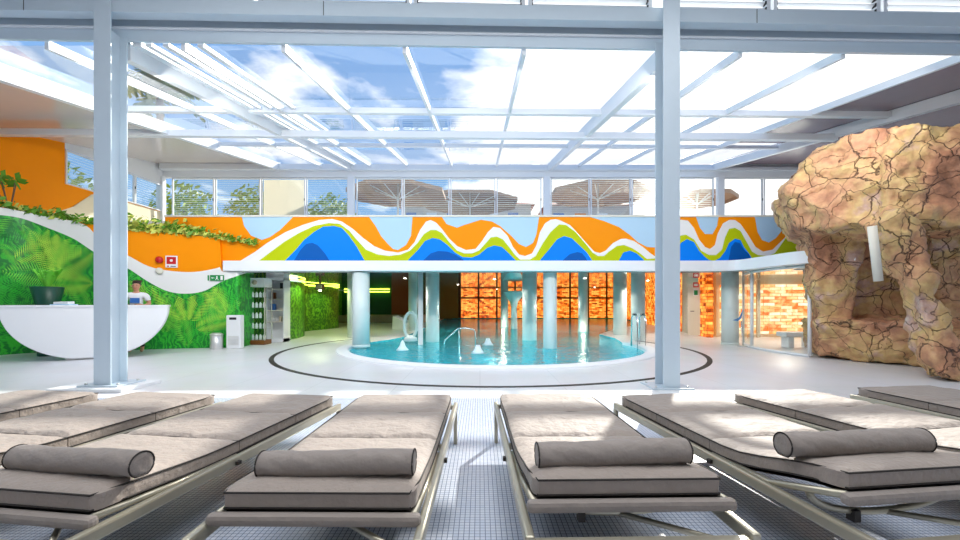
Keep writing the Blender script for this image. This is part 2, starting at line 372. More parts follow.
# ------------------------------------------------------------------ canopy slab + mural band
b = MB()
def arcpts(pts, k=8):
    out = []
    n = len(pts)
    for i in range(n-1):
        for j in range(k):
            t = i + j/k
            out.append((smooth_interp(t, list(enumerate([p[0] for p in pts]))), smooth_interp(t, list(enumerate([p[1] for p in pts])))))
    out.append(pts[-1]); return out
edge = [(-6.86, 11.2), (6.2, 11.2)] + arcpts([(6.2, 11.2), (6.75, 11.0), (6.85, 10.2), (6.95, 9.2), (7.6, 8.5)])[1:]
slab = edge + [(8.1, 10.6), (13.5, 10.6), (13.5, 36), (-13.5, 36), (-13.5, 12.6), (-9.1, 12.6), (-7.25, 12.3), (-6.86, 12.2)]
b.prism(slab, 2.06, 2.33)
o = b.build('ceiling', [M['slabwhite']]); structure(o)
b = MB(); inner = [(-6.7, 11.5), (6.3, 11.5), (7.1, 11.0), (7.2, 9.3), (7.9, 10.65), (13, 10.65), (13, 35), (-9, 35), (-9, 12.6)]
b.prism(inner, 2.03, 2.06); o = b.build('ceiling', M['ceil_gloss']); structure(o)

LB = [(165,217),(242,217),(244,226),(251,235.6),(262,240),(270,237),(280,230),(288,222),(293,217),(369,217),(375.6,226),(381,236),(387,243),(393,249),(398,250),(406,245),(411,235.6),(412.5,217),(442,217),(446.5,224),(457,227.7),(464,225),(481,219.7),(492,221.5),(500,226),(511,235.6),(519,244),(526,247),(533,243),(536.5,234),(539,217),(590,217),(604,221),(619,227),(630,235),(637.5,242),(647,247),(657,247.5),(664,240),(672,217),(696,217),(700,228),(705,234),(712.5,234),(717,226),(718.5,217),(755,217),(757.5,232),(762,240),(769,242.5),(776,238),(784,228),(790,217),(860,217)]
W1 = [(165,262),(238,262),(241.5,260),(254,252.5),(267,243),(285.6,232),(304,224.4),(319,220),(332.5,219),(342,221.6),(353,229),(362.5,237.5),(374,246),(385,250.6),(398,252.5),(408,249.7),(414.7,242),(420,230),(426,221.6),(430.6,220),(436,222.5),(442,229),(449,238.4),(457,246),(466,250),(475.6,248.8),(482,241),(488,232),(493.4,226.8),(500,228),(507.5,235.6),(513,247),(519,254.4),(525,256),(532,253.4),(536.6,245),(540,232),(545,223.4),(550.6,219.7),(556,219),(560.6,220.6),(570,225),(579,234.7),(589,246),(594.4,251.6),(600,253),(605.6,250.6),(613,243),(620.6,239),(626,238.6),(634,241),(643,247),(650.6,253.4),(656,257),(663,246),(672,224),(680.6,219.7),(688,220.6),(694,228),(699,239.4),(705,247),(710,249),(715,245),(717.5,234),(723,223.4),(729,220),(735,220),(740.6,224),(748,234.7),(755.6,247),(763,251.6),(772.5,249.7),(785,237.5),(789,228),(797,220),(860,219)]
W2 = [(165,262),(256,262),(260,260),(272.5,250.6),(284,242),(299,233),(314,226),(329,223),(340,224),(349.4,231),(357,240),(366,249.7),(377.5,254.4),(389,256),(400.6,254.6),(410,250.6),(417.5,243),(424,234),(430.6,230),(436,230),(442,233),(449,242),(457,250.6),(464.4,253.4),(472,253.4),(479,250.6),(485,244),(490.6,237.5),(497,236.6),(503,239.4),(509,247),(515,255),(520,259.6),(530,259.6),(535.6,256),(543,243),(550.6,232),(559,224.4),(566,225),(575.6,232),(585,243),(592.5,252.5),(598,256),(604,256),(609,251.6),(617,246),(624,245),(632,248),(639,252.5),(647,259),(660,258),(670,240),(680.6,235.6),(686,234.7),(694,239.4),(701,250.6),(709,255),(716,255),(722,249.7),(725,237.5),(729,229),(735,227.8),(740.6,231),(746,241),(752,251.6),(758,255),(768,256),(775,253),(783,242),(790,232),(800,226),(860,226)]
GB = [(165,262),(283,262),(285.6,260),(295,250.6),(304,240),(314,232),(323,226.6),(334,226),(342,228),(349,235.6),(357,247),(364,259.6),(366,262),(407,262),(409,259),(417.5,250.6),(425,241),(432.5,238),(440,239.4),(447.5,245),(455,252.5),(462.5,257),(472,257.6),(479.4,254.4),(487,248),(494,245.4),(502,247),(509,253.4),(515,259.6),(517,262),(539,262),(541,259),(549,249.5),(557,239.4),(564,236),(572,238.4),(579,245),(587,252.5),(591.6,259.6),(593,262),(618,262),(619.7,259),(623.4,252.5),(630,250.6),(636.6,253.4),(643,259),(645,262),(674,262),(677,255),(680.6,243),(687,239),(694,242),(699,250.6),(705,257),(709,260),(714,261),(720,258),(725.6,250.6),(729,243),(735,238.6),(740.6,240),(744,247),(749,253.4),(754,262),(860,262)]
DB = [(165,262),(293,262),(295,259),(300.6,249.7),(306,244),(312,242.8),(317.5,245),(325,253.4),(330.6,262),(422,262),(424,259.6),(430.6,253.4),(438,251),(447.5,251.6),(455,254.4),(462.5,259),(465,262),(562,262),(564,259),(570,254),(577.5,252),(582,253.4),(586,258),(588,262),(728,262),(729.5,256),(731,247),(735,242),(739.7,243),(744,249.7),(749,254.4),(752,262),(860,262)]
YB = 11.35
b = MB(); mats = [M['lblue'], M['orange'], M['mwhite'], M['mgreen'], M['mblue'], M['mdblue'], M['slabwhite']]
us = [165 + .75*i for i in range(int((860-165)/.75)+1)]
def band_z(u):
    vs = [217] + [interp(u, c) for c in (LB, W1, W2, GB, DB)] + [262]
    for i in range(1, 7): vs[i] = max(vs[i], vs[i-1])
    vs = [min(v, 262) for v in vs]
    return [zat(v, YB) for v in vs]
prev = None
for u in us:
    z = band_z(u); x = xat(u, YB)
    if prev:
        zp, xp = prev
        for k in range(6):
            if abs(zp[k]-zp[k+1]) + abs(z[k]-z[k+1]) > 1e-6:
                b.add([(xp, YB, zp[k]), (x, YB, z[k]), (x, YB, z[k+1]), (xp, YB, zp[k+1])], [(0, 3, 2, 1)], k)
    prev = (z, x)
zb, zt = zat(262, YB), zat(217, YB)
x0, x1 = xat(165, YB), xat(860, YB)
b.b2((x0, YB+.004, 2.3), (x1, YB+.3, zt), 6)
o = b.build('wall_back', mats); structure(o)
b = MB(); b.b2((x0, YB-.03, zt), (x1, YB+.34, zt+.045)); o = b.build('trim_1', M['ivory']); structure(o)
b = MB(); b.b2((-12.9, 11.66, 3.36), (13, 17.0, 3.48)); o = b.build('ceiling', M['white']); structure(o)

# ------------------------------------------------------------------ left curved mural wall
WP = [(-30, (-11.3, 8.4)), (0, (-11.05, 9.6)), (26, (-10.75, 10.1)), (60, (-10.2, 10.35)), (95, (-9.55, 10.5)), (130, (-8.9, 10.68)), (170, (-8.12, 11.0)), (211, (-7.2, 11.22)), (232, (-6.66, 11.3)), (240, (-6.5, 11.42)), (246, (-6.62, 12.3))]
wx = [(k, p[0]) for k, p in WP]; wy = [(k, p[1]) for k, p in WP]
def wpt(u): return smooth_interp(u, wx), smooth_interp(u, wy)
GV = [(-30,213),(0,215),(22,218.5),(48,228),(74,239),(94,252),(110,260),(128,268.5),(148,281.5),(167,291),(185,293.7),(204,291),(222,281.5),(237,276),(246,273)]
OV = [(-30,205),(45,212),(61,219),(75,221),(88,227),(95,234),(110,246),(128,255.5),(148,266),(167,270.4),(192.6,272),(215,268.5),(224,265),(246,250)]
TV = [(-30,201),(0,207),(85,223),(128,229),(200,236),(246,243)]
# u stations are traced at the photograph's scale, then live on the wall as metres
b = MB(); prev = None; tops = []
st = [-30 + 2*i for i in range(int(276/2)+1)]
for u in st:
    x, y = wpt(u); ue = CX + F*x/y
    zt_ = zat(smooth_interp(ue, TV), y) if u > -12 else 3.35
    zo = min(zt_, zat(smooth_interp(ue, OV), y)); zg = min(zo, zat(smooth_interp(ue, GV), y))
    if ue > 221: zt_ = min(zt_, 2.05); zo = min(zo, zt_); zg = min(zg, zo)
    tops.append((x, y, zt_)); cur = (x, y, [0, zg, zo, zt_])
    if prev:
        for k in range(3):
            if abs(prev[2][k+1]-prev[2][k])+abs(cur[2][k+1]-cur[2][k]) > 1e-6:
                b.add([(prev[0], prev[1], prev[2][k]), (x, y, cur[2][k]), (x, y, cur[2][k+1]), (prev[0], prev[1], prev[2][k+1])], [(0, 1, 2, 3)], k, True)
    prev = cur
def offs(pts, d):
    out = []
    for i, p in enumerate(pts):
        a = Vector(pts[max(i-1, 0)][:2]); c = Vector(pts[min(i+1, len(pts)-1)][:2]); t = (c-a).normalized()
        out.append((p[0]-t.y*d, p[1]+t.x*d))
    return out
bk = offs(tops, .22)
b.quadstrip(tops, [(q[0], q[1], p[2]) for p, q in zip(tops, bk)], 2)
b.quadstrip([(q[0], q[1], p[2]) for p, q in zip(tops, bk)], [(q[0], q[1], 0) for q in bk], 2)
b.add([tops[0], (tops[0][0], tops[0][1], 0), (bk[0][0], bk[0][1], 0), (bk[0][0], bk[0][1], tops[0][2])], [(0,1,2,3)], 1)
b.add([tops[-1], (tops[-1][0], tops[-1][1], 0), (bk[-1][0], bk[-1][1], 0), (bk[-1][0], bk[-1][1], tops[-1][2])], [(0,1,2,3)], 1)
# painted fern fronds (pattern of the same wall mesh)
def wall_at(s_u, z, d):
    x, y = wpt(s_u); x2, y2 = wpt(s_u+1); t = Vector((x2-x, y2-y)).normalized()
    return (x+t.y*d, y-t.x*d, z)
def green_top(u):
    x, y = wpt(u); return zat(smooth_interp(CX+F*x/y, GV), y)
upm = 42.0   # stations per metre along the wall
def frond(u, z, ang, ln, mi, d, nleaf=20):
    ca, sa = math.cos(ang), math.sin(ang)
    bend = random.uniform(-.5, .5)
    for i in range(1, nleaf):
        t = i/nleaf; aa = ang + bend*t
        cu = u + upm*ln*t*math.cos(ang+bend*t*.5); cz = z + ln*t*math.sin(ang+bend*t*.5)
        ll = ln*.3*math.sin(PI*min(1, t*.9+.12))**.8; ww = ln/nleaf*.2
        for sd in (-1, 1):
            la = aa + sd*R(62)
            tip = (cu+upm*ll*math.cos(la), cz+ll*math.sin(la))
            mid = (cu+upm*ll*.4*math.cos(la), cz+ll*.4*math.sin(la))
            nx, nz_ = -math.sin(la)*ww, math.cos(la)*ww
            q = [(cu, cz), (mid[0]+upm*nx, mid[1]+nz_), tip, (mid[0]-upm*nx, mid[1]-nz_)]
            if any(pz < .03 or pz > green_top(pu)-.02 or pu > 243 or pu < -28 for pu, pz in q): continue
            b.add([wall_at(pu, pz, d) for pu, pz in q], [(0, 1, 2, 3)], mi)
for k in range(150):
    u = random.uniform(-25, 240); z = random.uniform(0, 2.9)
    frond(u, z, random.uniform(.3, 2.8), random.uniform(.5, 1.1), random.choice((3, 4, 5, 3, 5)), .004+.00006*k)
for (u, z, a, l) in [(185,.75,2.2,1.2),(188,.7,1.7,1.1),(190,.7,1.1,1.2),(185,.6,2.8,1.1),(196,.5,.5,1.0),(40,1.9,.4,1.4),(44,1.9,.9,1.3),(48,1.9,1.4,1.2),(52,1.9,1.9,1.2),(55,1.9,2.4,1.3),(60,1.8,2.9,1.4),(36,1.7,.0,1.3),(10,2.2,.6,1.2),(150,.9,2.0,1.0),(165,.4,1.5,1.0),(215,.6,1.4,1.1),(225,.9,2.0,1.0)]:
    frond(u, z, a, l, random.choice((4, 6, 6)), .016, 26)
wl = b.build('wall_left', [M['fern'], M['mwhite'], M['orange']] + M['fl']); structure(wl)

# ivy in the planter on top of the wall
def leafcloud(bb, pts, n, spread, size, mis, hang=.0):
    for i in range(n):
        k = random.random()*(len(pts)-1); a = Vector(pts[int(k)]); c = Vector(pts[min(int(k)+1, len(pts)-1)]); p = a.lerp(c, k % 1)
        p += Vector((random.gauss(0, spread), random.gauss(0, spread)*.6, abs(random.gauss(0, spread)) - hang*random.random()))
        s_ = size*random.uniform(.6, 1.3); ax = Vector((random.gauss(0,1), random.gauss(0,1), random.gauss(0,1))).normalized()
        e1 = ax.orthogonal().normalized(); e2 = ax.cross(e1)
        bb.add([p-e1*s_, p+e2*s_*.55-e1*s_*.2, p+e1*s_, p-e2*s_*.55-e1*s_*.2], [(0,1,2,3)], random.choice(mis))
def ivy(name, lab, u0, u1, n, sp, hang, mis):
    pts = []
    for i in range(30):
        u = u0+(u1-u0)*i/29; x, y = wpt(u); j = min(range(len(st)), key=lambda q: abs(st[q]-u)); t = bk[j]
        pts.append(((x*.6+t[0]*.4), (y*.6+t[1]*.4)-.03, tops[j][2]+.03))
    bb = MB(); leafcloud(bb, pts, n, sp, .075, mis, hang)
    o = bb.build(name, [M['leaf'], M['leaf2'], M['bark']])
    tag(o, lab, 'plant'); return pts
p1 = ivy('trailing_ivy', 'dark green ivy trailing along the wall top above the white desk', -20, 100, 480, .09, .12, (0, 0, 0, 1))
p2 = ivy('trailing_ivy', 'sunlit yellow-green ivy bushing over the orange wall right of the left post', 118, 205, 1100, .12, .08, (0, 1, 1))
pts = [(xat(u, 11.25), 11.22, zat(v, 11.25)) for u, v in ((195, 232), (215, 237), (235, 240), (257, 243.5))]
bb = MB(); leafcloud(bb, pts, 300, .06, .06, (0, 1), .06); bb.tube([(p[0], p[1]+.06, p[2]) for p in pts], .012, 6, 2)
o = bb.build('trailing_ivy', [M['leaf'], M['leaf2'], M['bark']]); tag(o, 'thin ivy tip trailing right across the orange mural towards the waves', 'plant')
bb = MB()
for k in range(5):
    a = k*1.3
    q = [Vector((-11.2, 10.0, 3.35)) + Vector((math.cos(a)*t*.25, math.sin(a)*t*.2-.1*t, .75*t-.0*t*t)) for t in (0, .5, 1)]
    bb.tube(q, .01, 5, 1); e = q[-1]
    for j in range(5):
        an = j*1.25; bb.add([e, e+Vector((math.cos(an)*.12-.04, -.02, math.sin(an)*.1+.05)), e+Vector((math.cos(an)*.3, 0, math.sin(an)*.2)), e+Vector((math.cos(an)*.12+.05, .02, math.sin(an)*.1-.05))], [(0,1,2,3)])
o = bb.build('climbing_plant', [M['leaf'], M['bark']]); tag(o, 'dark leafy stem standing up against the orange wall at the left edge', 'plant')

# ------------------------------------------------------------------ upper left wall with its windows
XL = -12.75; YE = 17.0
def roofz(Y): return 4.03 + .162*Y
def wallquad(bb, y0, y1, z0f, z1f, mi): 
    n = 14
    A = [(XL, y0+(y1-y0)*i/n, z0f(y0+(y1-y0)*i/n)) for i in range(n+1)]; B = [(XL, y0+(y1-y0)*i/n, z1f(y0+(y1-y0)*i/n)) for i in range(n+1)]
    bb.quadstrip(A, B, mi)
b = MB()
cw = lambda y: max(3.36, 3.36 + (y-11.6)*.55) if y < 13.2 else 4.24 + (y-13.2)*.9
cw2 = lambda y: min(4.84, cw(y))
wallquad(b, 9.2, 12.9, cw2, roofz, 0)
wallquad(b, 12.9, YE, cw2, lambda y: 4.86, 0)
wallquad(b, 9.2, YE, lambda y: 3.3, cw2, 1)
wallquad(b, 12.9, YE, lambda y: 5.95, roofz, 2)
b.b2((XL-.25, 9.2, 3.3), (XL-.02, 12.9, 6.0), 0); b.b2((XL-.25, 12.9, 3.3), (XL-.02, YE, 4.84), 1)
b.b2((XL-.02, 9.2, 3.25), (XL+1.6, YE, 3.3), 1)
o = b.build('wall_left', [M['orange'], M['cream'], M['white']]); structure(o)
# end wall closing the left side in front of the orange wall
b = MB(); b.b2((XL-.2, 9.0, 0), (-11.3, 9.2, 5.5)); o = b.build('wall_left', M['white']); structure(o)
wn = [0]
def window(p0, p1, z0, z1, blind='slats', th=.05):
    """p0,p1 = plan ends"""
    wn[0] += 1
    a = Vector((*p0, 0)); c = Vector((*p1, 0)); d = (c-a); Ln = d.length; rz = math.atan2(d.y, d.x); mid = (a+c)/2
    e = empty('window_%d' % wn[0], (mid.x, mid.y, z0), rz); structure(e)
    hh = z1-z0; t = .045
    f = MB(); f.box((-Ln/2+t/2, 0, hh/2), (t, .08, hh)).box((Ln/2-t/2, 0, hh/2), (t, .08, hh)).box((0, 0, t/2), (Ln-2*t, .08, t)).box((0, 0, hh-t/2), (Ln-2*t, .08, t))
    f.build('window_frame', M['alu_white'], e)
    g = MB(); g.box((0, 0, hh/2), (Ln-2*t, .012, hh-2*t)); g.build('pane', M['glass'], e)
    hb = MB(); hb.box((Ln/2-t*.6, -.05, hh*.55), (.02, .03, .09)); hb.build('handle', M['black'], e)
    if blind == 'slats':
        s_ = MB(); n = int(hh/.085)
        for i in range(n): s_.box((0, .12, .06+i*.085), (Ln-2*t, .05, .010), rx=R(20))
        s_.build('blind', M['slat'], e)
    elif blind == 'shade':
        s_ = MB(); s_.box((0, .1, hh/2), (Ln-2*t, .01, hh-.1)); s_.build('blind', M['shade'], e)
    return e
for y0, y1 in ((12.9, 14.2), (14.2, 15.5), (15.5, 16.8)): window((XL, y0), (XL, y1), 4.86, 5.93)
ed = [172, 215, 261, 306, 349]; ed2 = [356, 403, 450, 496, 542]; ed3 = [550, 590, 631, 675, 714]; ed4 = [722, 763, 806, 850]
bl = {0: 'slats', 1: 'slats', 2: 'shade', 3: 'slats'}
i = 0
for E_ in (ed, ed2, ed3, ed4):
    for a, c in zip(E_, E_[1:]):
        window((xat(a, YE)+.02, YE), (xat(c, YE)-.02, YE), 4.3, 6.26, 'shade' if i == 2 else ('none' if E_ is ed4 else 'slats')); i += 1
b = MB(); b.b2((-13, YE-.05, 3.3), (14, YE+.15, 4.3)); o = b.build('wall_back', M['white']); structure(o)
b = MB(); b.b2((-13, YE-.12, 6.27), (14, YE+.12, roofz(YE)-.02)); b.b2((-13, YE-.3, 6.5), (14, YE-.12, 6.6)); o = b.build('trim_2', M['alu_white']); structure(o)
for u in (164, 352.5, 546, 718):
    b = MB(); x = xat(u, YE); b.b2((x-.13, YE-.25, 3.48), (x+.13, YE-.05, 6.27)); o = b.build('trim_3', M['alu_white'], bevel=.01); structure(o)
wr = MB(); wr.b2((13.6, 5, 0), (13.8, 18, 7)); o = wr.build('wall_right', M['white']); structure(o)

# ------------------------------------------------------------------ glazed roof
def slope_box(bb, x, w, y0, y1, below, height, mi=0):
    # beam following the roof slope, top at roof-below
    v = []
    for y in (y0, y1):
        zt_ = roofz(y)-below
        v += [(x-w/2, y, zt_), (x+w/2, y, zt_), (x+w/2, y, zt_-height), (x-w/2, y, zt_-height)]
    bb.add(v, [(0,1,2,3),(4,7,6,5),(0,4,5,1),(1,5,6,2),(2,6,7,3),(3,7,4,0)], mi)
roof = empty('glass_roof', (0, 6.3, 5.05)); tag(roof, 'sloping glazed roof of white rafters and clear panes over the pool hall', 'roof')
def rp(bb, name, m):
    o = bb.build(name, m); o.parent = roof; o.matrix_parent_inverse = Matrix.Translation((0, -6.3, -5.05)); return o
Y0 = 6.3; BA = .026
RX = [-8.05, -6.3, -4.35, -2.9, -1.12, .66, 3.95, 5.55, 7.5, 9.4]
for x in RX:
    bb = MB(); wd = .16 if x in (-8.05, 9.4) else .06
    slope_box(bb, x, wd, 6.27+x*BA, YE, 0, .13 if wd < .1 else .25); rp(bb, 'rafter', M['alu_white'])
for x in (-5.17, 2.78):
    bb = MB(); slope_box(bb, x, .13, 6.27+x*BA, YE, -.02, .3); slope_box(bb, x+.16, .12, 6.27+x*BA, YE, 0, .08)
    rp(bb, 'main_rafter', M['alu_white'])
bb = MB()
for x in (-4.85, -4.6, -4.1): slope_box(bb, x, .09, 6.27+x*BA, 11.4, .02, .05)
rp(bb, 'sliding_track', M['alu_white'])
yaw = .016
def crossbar(name, yc, x0, x1, w, h, below):
    bb = MB(); v = []
    for x in (x0, x1):
        y = yc + x*yaw; z = roofz(yc)-below
        v += [(x, y-w/2, z), (x, y+w/2, z), (x, y+w/2, z-h), (x, y-w/2, z-h)]
    bb.add(v, [(0,1,2,3),(4,7,6,5),(0,4,5,1),(1,5,6,2),(2,6,7,3),(3,7,4,0)]); rp(bb, name, M['alu_white'])
crossbar('purlin', 9.4, -8, 9.3, .12, .12, .02)
crossbar('purlin', 13.0, -8, 9.3, .1, .1, .02)
crossbar('tie_beam', 10.95, -12.6, 9.4, .16, .16, .16)
crossbar('eaves_beam', 16.8, -12.6, 12, .2, .22, .05)
xs = sorted(RX + [-5.17, 2.78])
for xa, xb in zip(xs, xs[1:]):
    for ya, yb in ((Y0, 9.4), (9.4, 13), (13, YE)):
        bb = MB(); bb.add([(xa, ya, roofz(ya)+.01), (xb, ya, roofz(ya)+.01), (xb, yb, roofz(yb)+.01), (xa, yb, roofz(yb)+.01)], [(0,1,2,3)])
        rp(bb, 'glass_pane' if xa < 7.4 or ya > 12 else 'roof_panel', M['roofglass'] if xa < 7.4 or ya > 12 else M['soffit_shaded'])
# soffits either side
def soff(x0, x1, m, th=.08):
    bb = MB(); v = []
    for y in (Y0, YE):
        v += [(x0, y, roofz(y)), (x1, y, roofz(y)), (x1, y, roofz(y)+th), (x0, y, roofz(y)+th)]
    bb.add(v, [(0,1,2,3),(4,7,6,5),(0,4,5,1),(1,5,6,2),(2,6,7,3),(3,7,4,0)]); return structure(bb.build('ceiling', m))
soff(-13, -8.1, M['soffit']); soff(9.45, 14, M['soffit_shaded'])

# front beam and its posts
BA = .026
beam = empty('steel_beam', (0, 5.96, 5.04), BA); tag(beam, 'long pale grey stepped steel beam across the top, behind two posts', 'beam')
bb = MB(); bb.b2((-13, 0, .2), (13, .165, .405)); bb.build('upper_box', M['steel'], beam, bevel=.008)
bb = MB(); bb.b2((-13, .165, .3), (13, .25, .36)); bb.build('gutter', M['steel'], beam)
bb = MB(); bb.b2((-13, .25, -.045), (13, .30, .32)); bb.build('lower_box', M['steel'], beam, bevel=.004)
bb = MB(); bb.b2((-13, .215, .115), (13, .25, .145)); bb.build('lip', M['alu_white'], beam, bevel=.004)
bb = MB()
for xx in (-6.3, -2.2, 4.0): bb.b2((xx-.004, -.003, .202), (xx+.004, .0, .403))
bb.build('joint_line', M['slot'], beam)
def post(px, flip):
    yb_ = 5.80 if px < 0 else 5.86
    e = empty('steel_post', (px, yb_, 0))
    zt_ = 5.9
    bb = MB(); bb.b2((-.118, 0, .02), (.118, .018, zt_)); bb.build('flange', M['steel'], e, bevel=.003)
    bb = MB(); bb.b2((-.115, .27, .02), (.115, .288, 5.0)); bb.build('flange', M['steel'], e, bevel=.003)
    bb = MB(); bb.b2((-.012, .018, .02), (.012, .27, 5.0)); bb.build('web', M['steel'], e)
    pb = MB(); pb.b2((-.28, -.08, 0), (.28, .42, .02)); pl_ = pb.build('base_plate', M['steel'], e, bevel=.004)
    for q in ((-.22, 0), (.22, 0), (-.22, .34), (.22, .34)):
        bo = MB(); bo.lathe([(.018, .02), (.018, .04), (.008, .045)], (q[0], q[1], 0), 8); bo.build('bolt', M['brushed'], pl_)
    return e
tag(post(-5.22, 0), 'tall pale grey steel post in front of the reception desk', 'post')
tag(post(2.675, 1), 'tall pale grey steel post to the right of the round pool', 'post')
bb = MB(); bb.b2((-5.8, 5.6, 0), (-4.78, 6.3, .05)); o = bb.build('post_plinth', M['white'], bevel=.01); tag(o, 'low white plinth under the left steel post', 'plinth')
for ch in list(COL.objects):
    if ch.name == 'steel_post': ch.location.z = .05
# louvred clerestory above the beam
for k, (xa, xb) in enumerate([(-13, -8.9), (-8.85, -6.0), (-5.95, -3.2), (-3.15, -1.0), (-.95, .65), (.7, 2.5), (2.8, 4.25), (4.3, 5.9), (5.95, 7.9), (7.95, 13)]):
    wn[0] += 1; e = empty('window_%d' % wn[0], (0, 6.03, 5.45), BA); structure(e)
    f = MB(); f.b2((xa, .0, 0), (xa+.05, .1, .6)); f.b2((xb-.05, 0, 0), (xb, .1, .6)); f.b2((xa, 0, .55), (xb, .1, .6)); f.b2((xa, 0, 0), (xb, .08, .02)); f.build('window_frame', M['alu_white'], e)
    s_ = MB()
    for j in range(6): s_.box(((xa+xb)/2, .06, .06+j*.09), (xb-xa-.12, .07, .012), rx=R(-25))
    s_.build('louvre', M['alu_white'], e)
    s_ = MB()
    for j in range(6):
        for xq in (xa+.055, xb-.055): s_.box((xq, .04, .06+j*.09), (.02, .06, .05))
    s_.build('louvre_bracket', M['black'], e)

# ------------------------------------------------------------------ pool-hall columns
def column(u, wpx, v0, lab, z0=0., base=None, uplight=False):
    Y = (H - z0) * F / (v0 - HY); x = xat(u, Y); r = wpx*Y/F/2
    e = empty('round_column', (x, Y, z0 if base is None else base)); zb_ = z0 if base is None else base
    bb = MB(); bb.lathe([(r, 0), (r, 2.03-zb_)], n=40); bb.build('shaft', M['column'], e)
    bb = MB(); bb.lathe([(r+.012, .0), (r+.012, .06), (r, .065)], n=40); bb.build('collar', M['column'], e)
    tag(e, lab, 'column'); return e, x, Y, r
cols = [
 (361, 17, 346.8, 'thick white round column at the left end of the pool rim', 0, 0),
 (352, 9, 337, 'slim round column just behind the leftmost thick column', 0, 0),
 (432.5, 13.5, 341.5, 'round column rising from the water right of the chrome pole', -.05, -1.15),
 (413, 9, 331, 'greenish round column behind the chrome pole and ring feature', 0, 0),
 (504.5, 7.5, 327, 'slim uplit column behind the flared fountain in the far water', -.05, -1.15),
 (529.5, 14.5, 340, 'pale round column in the water left of the foremost column', -.05, -1.15),
 (550, 13.5, 348, 'foremost round column standing in the middle of the pool', -.05, -1.15),
 (583, 9.5, 331.5, 'uplit round column deep in the pool before the glowing wall', -.05, -1.15),
 (620, 13, 336, 'round column by the far right water edge, left of the railing', -.05, -1.15),
 (638, 13.5, 342, 'round column directly behind the steel handrail at the right', -.05, -1.15),
 (730, 15.5, 344.5, 'thick white round column outside the glass room', 0, 0)]
CP = {}
for u, w_, v, lab, z0, ba in cols:
    e, x, Y, r = column(u, w_, v, lab, z0, ba); CP[u] = (x, Y, r)
    if u in (504.5, 583):
        bb = MB()
        for q in (-1, 1): bb.lathe([(.0, .0), (.05, 0), (.06, .05), (.0, .05)], (q*.16, -r-.12, -z0+.02-1.1+0), 12)
# underwater / uplight lamps at two far columns
def lamp(kind, loc, power, col=(1, 1, 1), size=.2, rot=(0, 0, 0), spot=None, sizey=None):
    l = bpy.data.lights.new(kind.lower()+'_lamp', kind); l.energy = power; l.color = col
    if kind == 'AREA':
        l.size = size
        if sizey: l.shape = 'RECTANGLE'; l.size_y = sizey
    elif kind in ('POINT', 'SPOT'): l.shadow_soft_size = size
    if spot: l.spot_size = spot
    o = bpy.data.objects.new(kind.lower()+'_lamp', l); COL.objects.link(o); o.location = loc; o.rotation_euler = rot
    return o
for u in (504.5, 583):
    x, Y, r = CP[u]; lamp('POINT', (x-.1, Y-r-.25, .12), 5, (1, .88, .65), .08)

# chrome pole, flared fountain, ring feature, handrails
bb = MB(); Y = 12.6; x = xat(420.5, Y); bb.lathe([(.11, 0), (.11, .04), (.075, .06), (.075, 2.78), ], (x, Y, -.75), 24)
o = bb.build('chrome_pole', M['alu_white']); tag(o, 'pale metal pole rising to the ceiling at the pool edge', 'pole')
bb = MB(); Y = 20.4; x = xat(514, Y); bb.lathe([(.2, -1.15), (.16, .2), (.14, 1.0), (.2, 1.25), (.38, 1.5), (.5, 1.68), (.52, 1.76), (.46, 1.78), (.3, 1.6), (0, 1.5)], (x, Y, 0), 36)
o = bb.build('flared_fountain', M['column']); tag(o, 'pale trumpet-shaped fountain with flared bowl top in the far pool', 'fountain')
bb = MB(); Y = 13.3; cx_ = xat(410.5, Y); cz = .5; rr_ = []
pth = [(cx_+.2*math.cos(2*PI*i/24), Y+.02*math.sin(2*PI*i/24), cz+.4*math.sin(2*PI*i/24)) for i in range(24)]
e = empty('ring_fountain', (cx_, Y, 0)); tag(e, 'oval pale metal ring water feature on a white stand at the pool edge', 'fountain')
bb = MB(); bb.tube([(p[0]-cx_, p[1]-Y, p[2]) for p in pth], .05, 10, closed=True); bb.build('ring', M['column'], e)
bb = MB(); bb.lathe([(.22, 0), (.2, .1), (.06, .18)], n=20); bb.build('stand', M['white'], e)
def rail(name, lab, pts, r=.022):
    bb = MB(); bb.tube(pts, r, 8); o = bb.build(name, M['chrome']); tag(o, lab, 'handrail')
Yh = 13.0
rail('handrail', 'bent chrome handrail rising from the water near the pool centre left', [(xat(u, Yh), Yh+dy, z) for u, z, dy in ((441, -.6, .0), (445, .05, 0), (458, .41, 0), (466, .43, 0), (474, .37, 0), (475.5, .3, 0), (475.5, -.7, 0))])
rail('handrail', 'low steel rail post in the water beside the bent handrail', [(xat(459, Yh+.3), Yh+.3, z) for z in (-.9, .2, .4)])
e = empty('ladder_handrail', (xat(638, 11.5), 11.5, 0)); tag(e, 'twin chrome pool ladder rails with dark grips at the right rim', 'handrail')
for dx in (-.11, .11):
    bb = MB(); bb.tube([(dx, -.25, -.5), (dx, -.25, .7), (dx, -.18, .86), (dx, 0, .88), (dx, .15, .8), (dx, .2, .0)], .024, 8); bb.build('rail', M['chrome'], e)
    bb = MB(); bb.tube([(dx, -.12, .885), (dx, .05, .885)], .032, 8); bb.build('grip', M['black'], e)
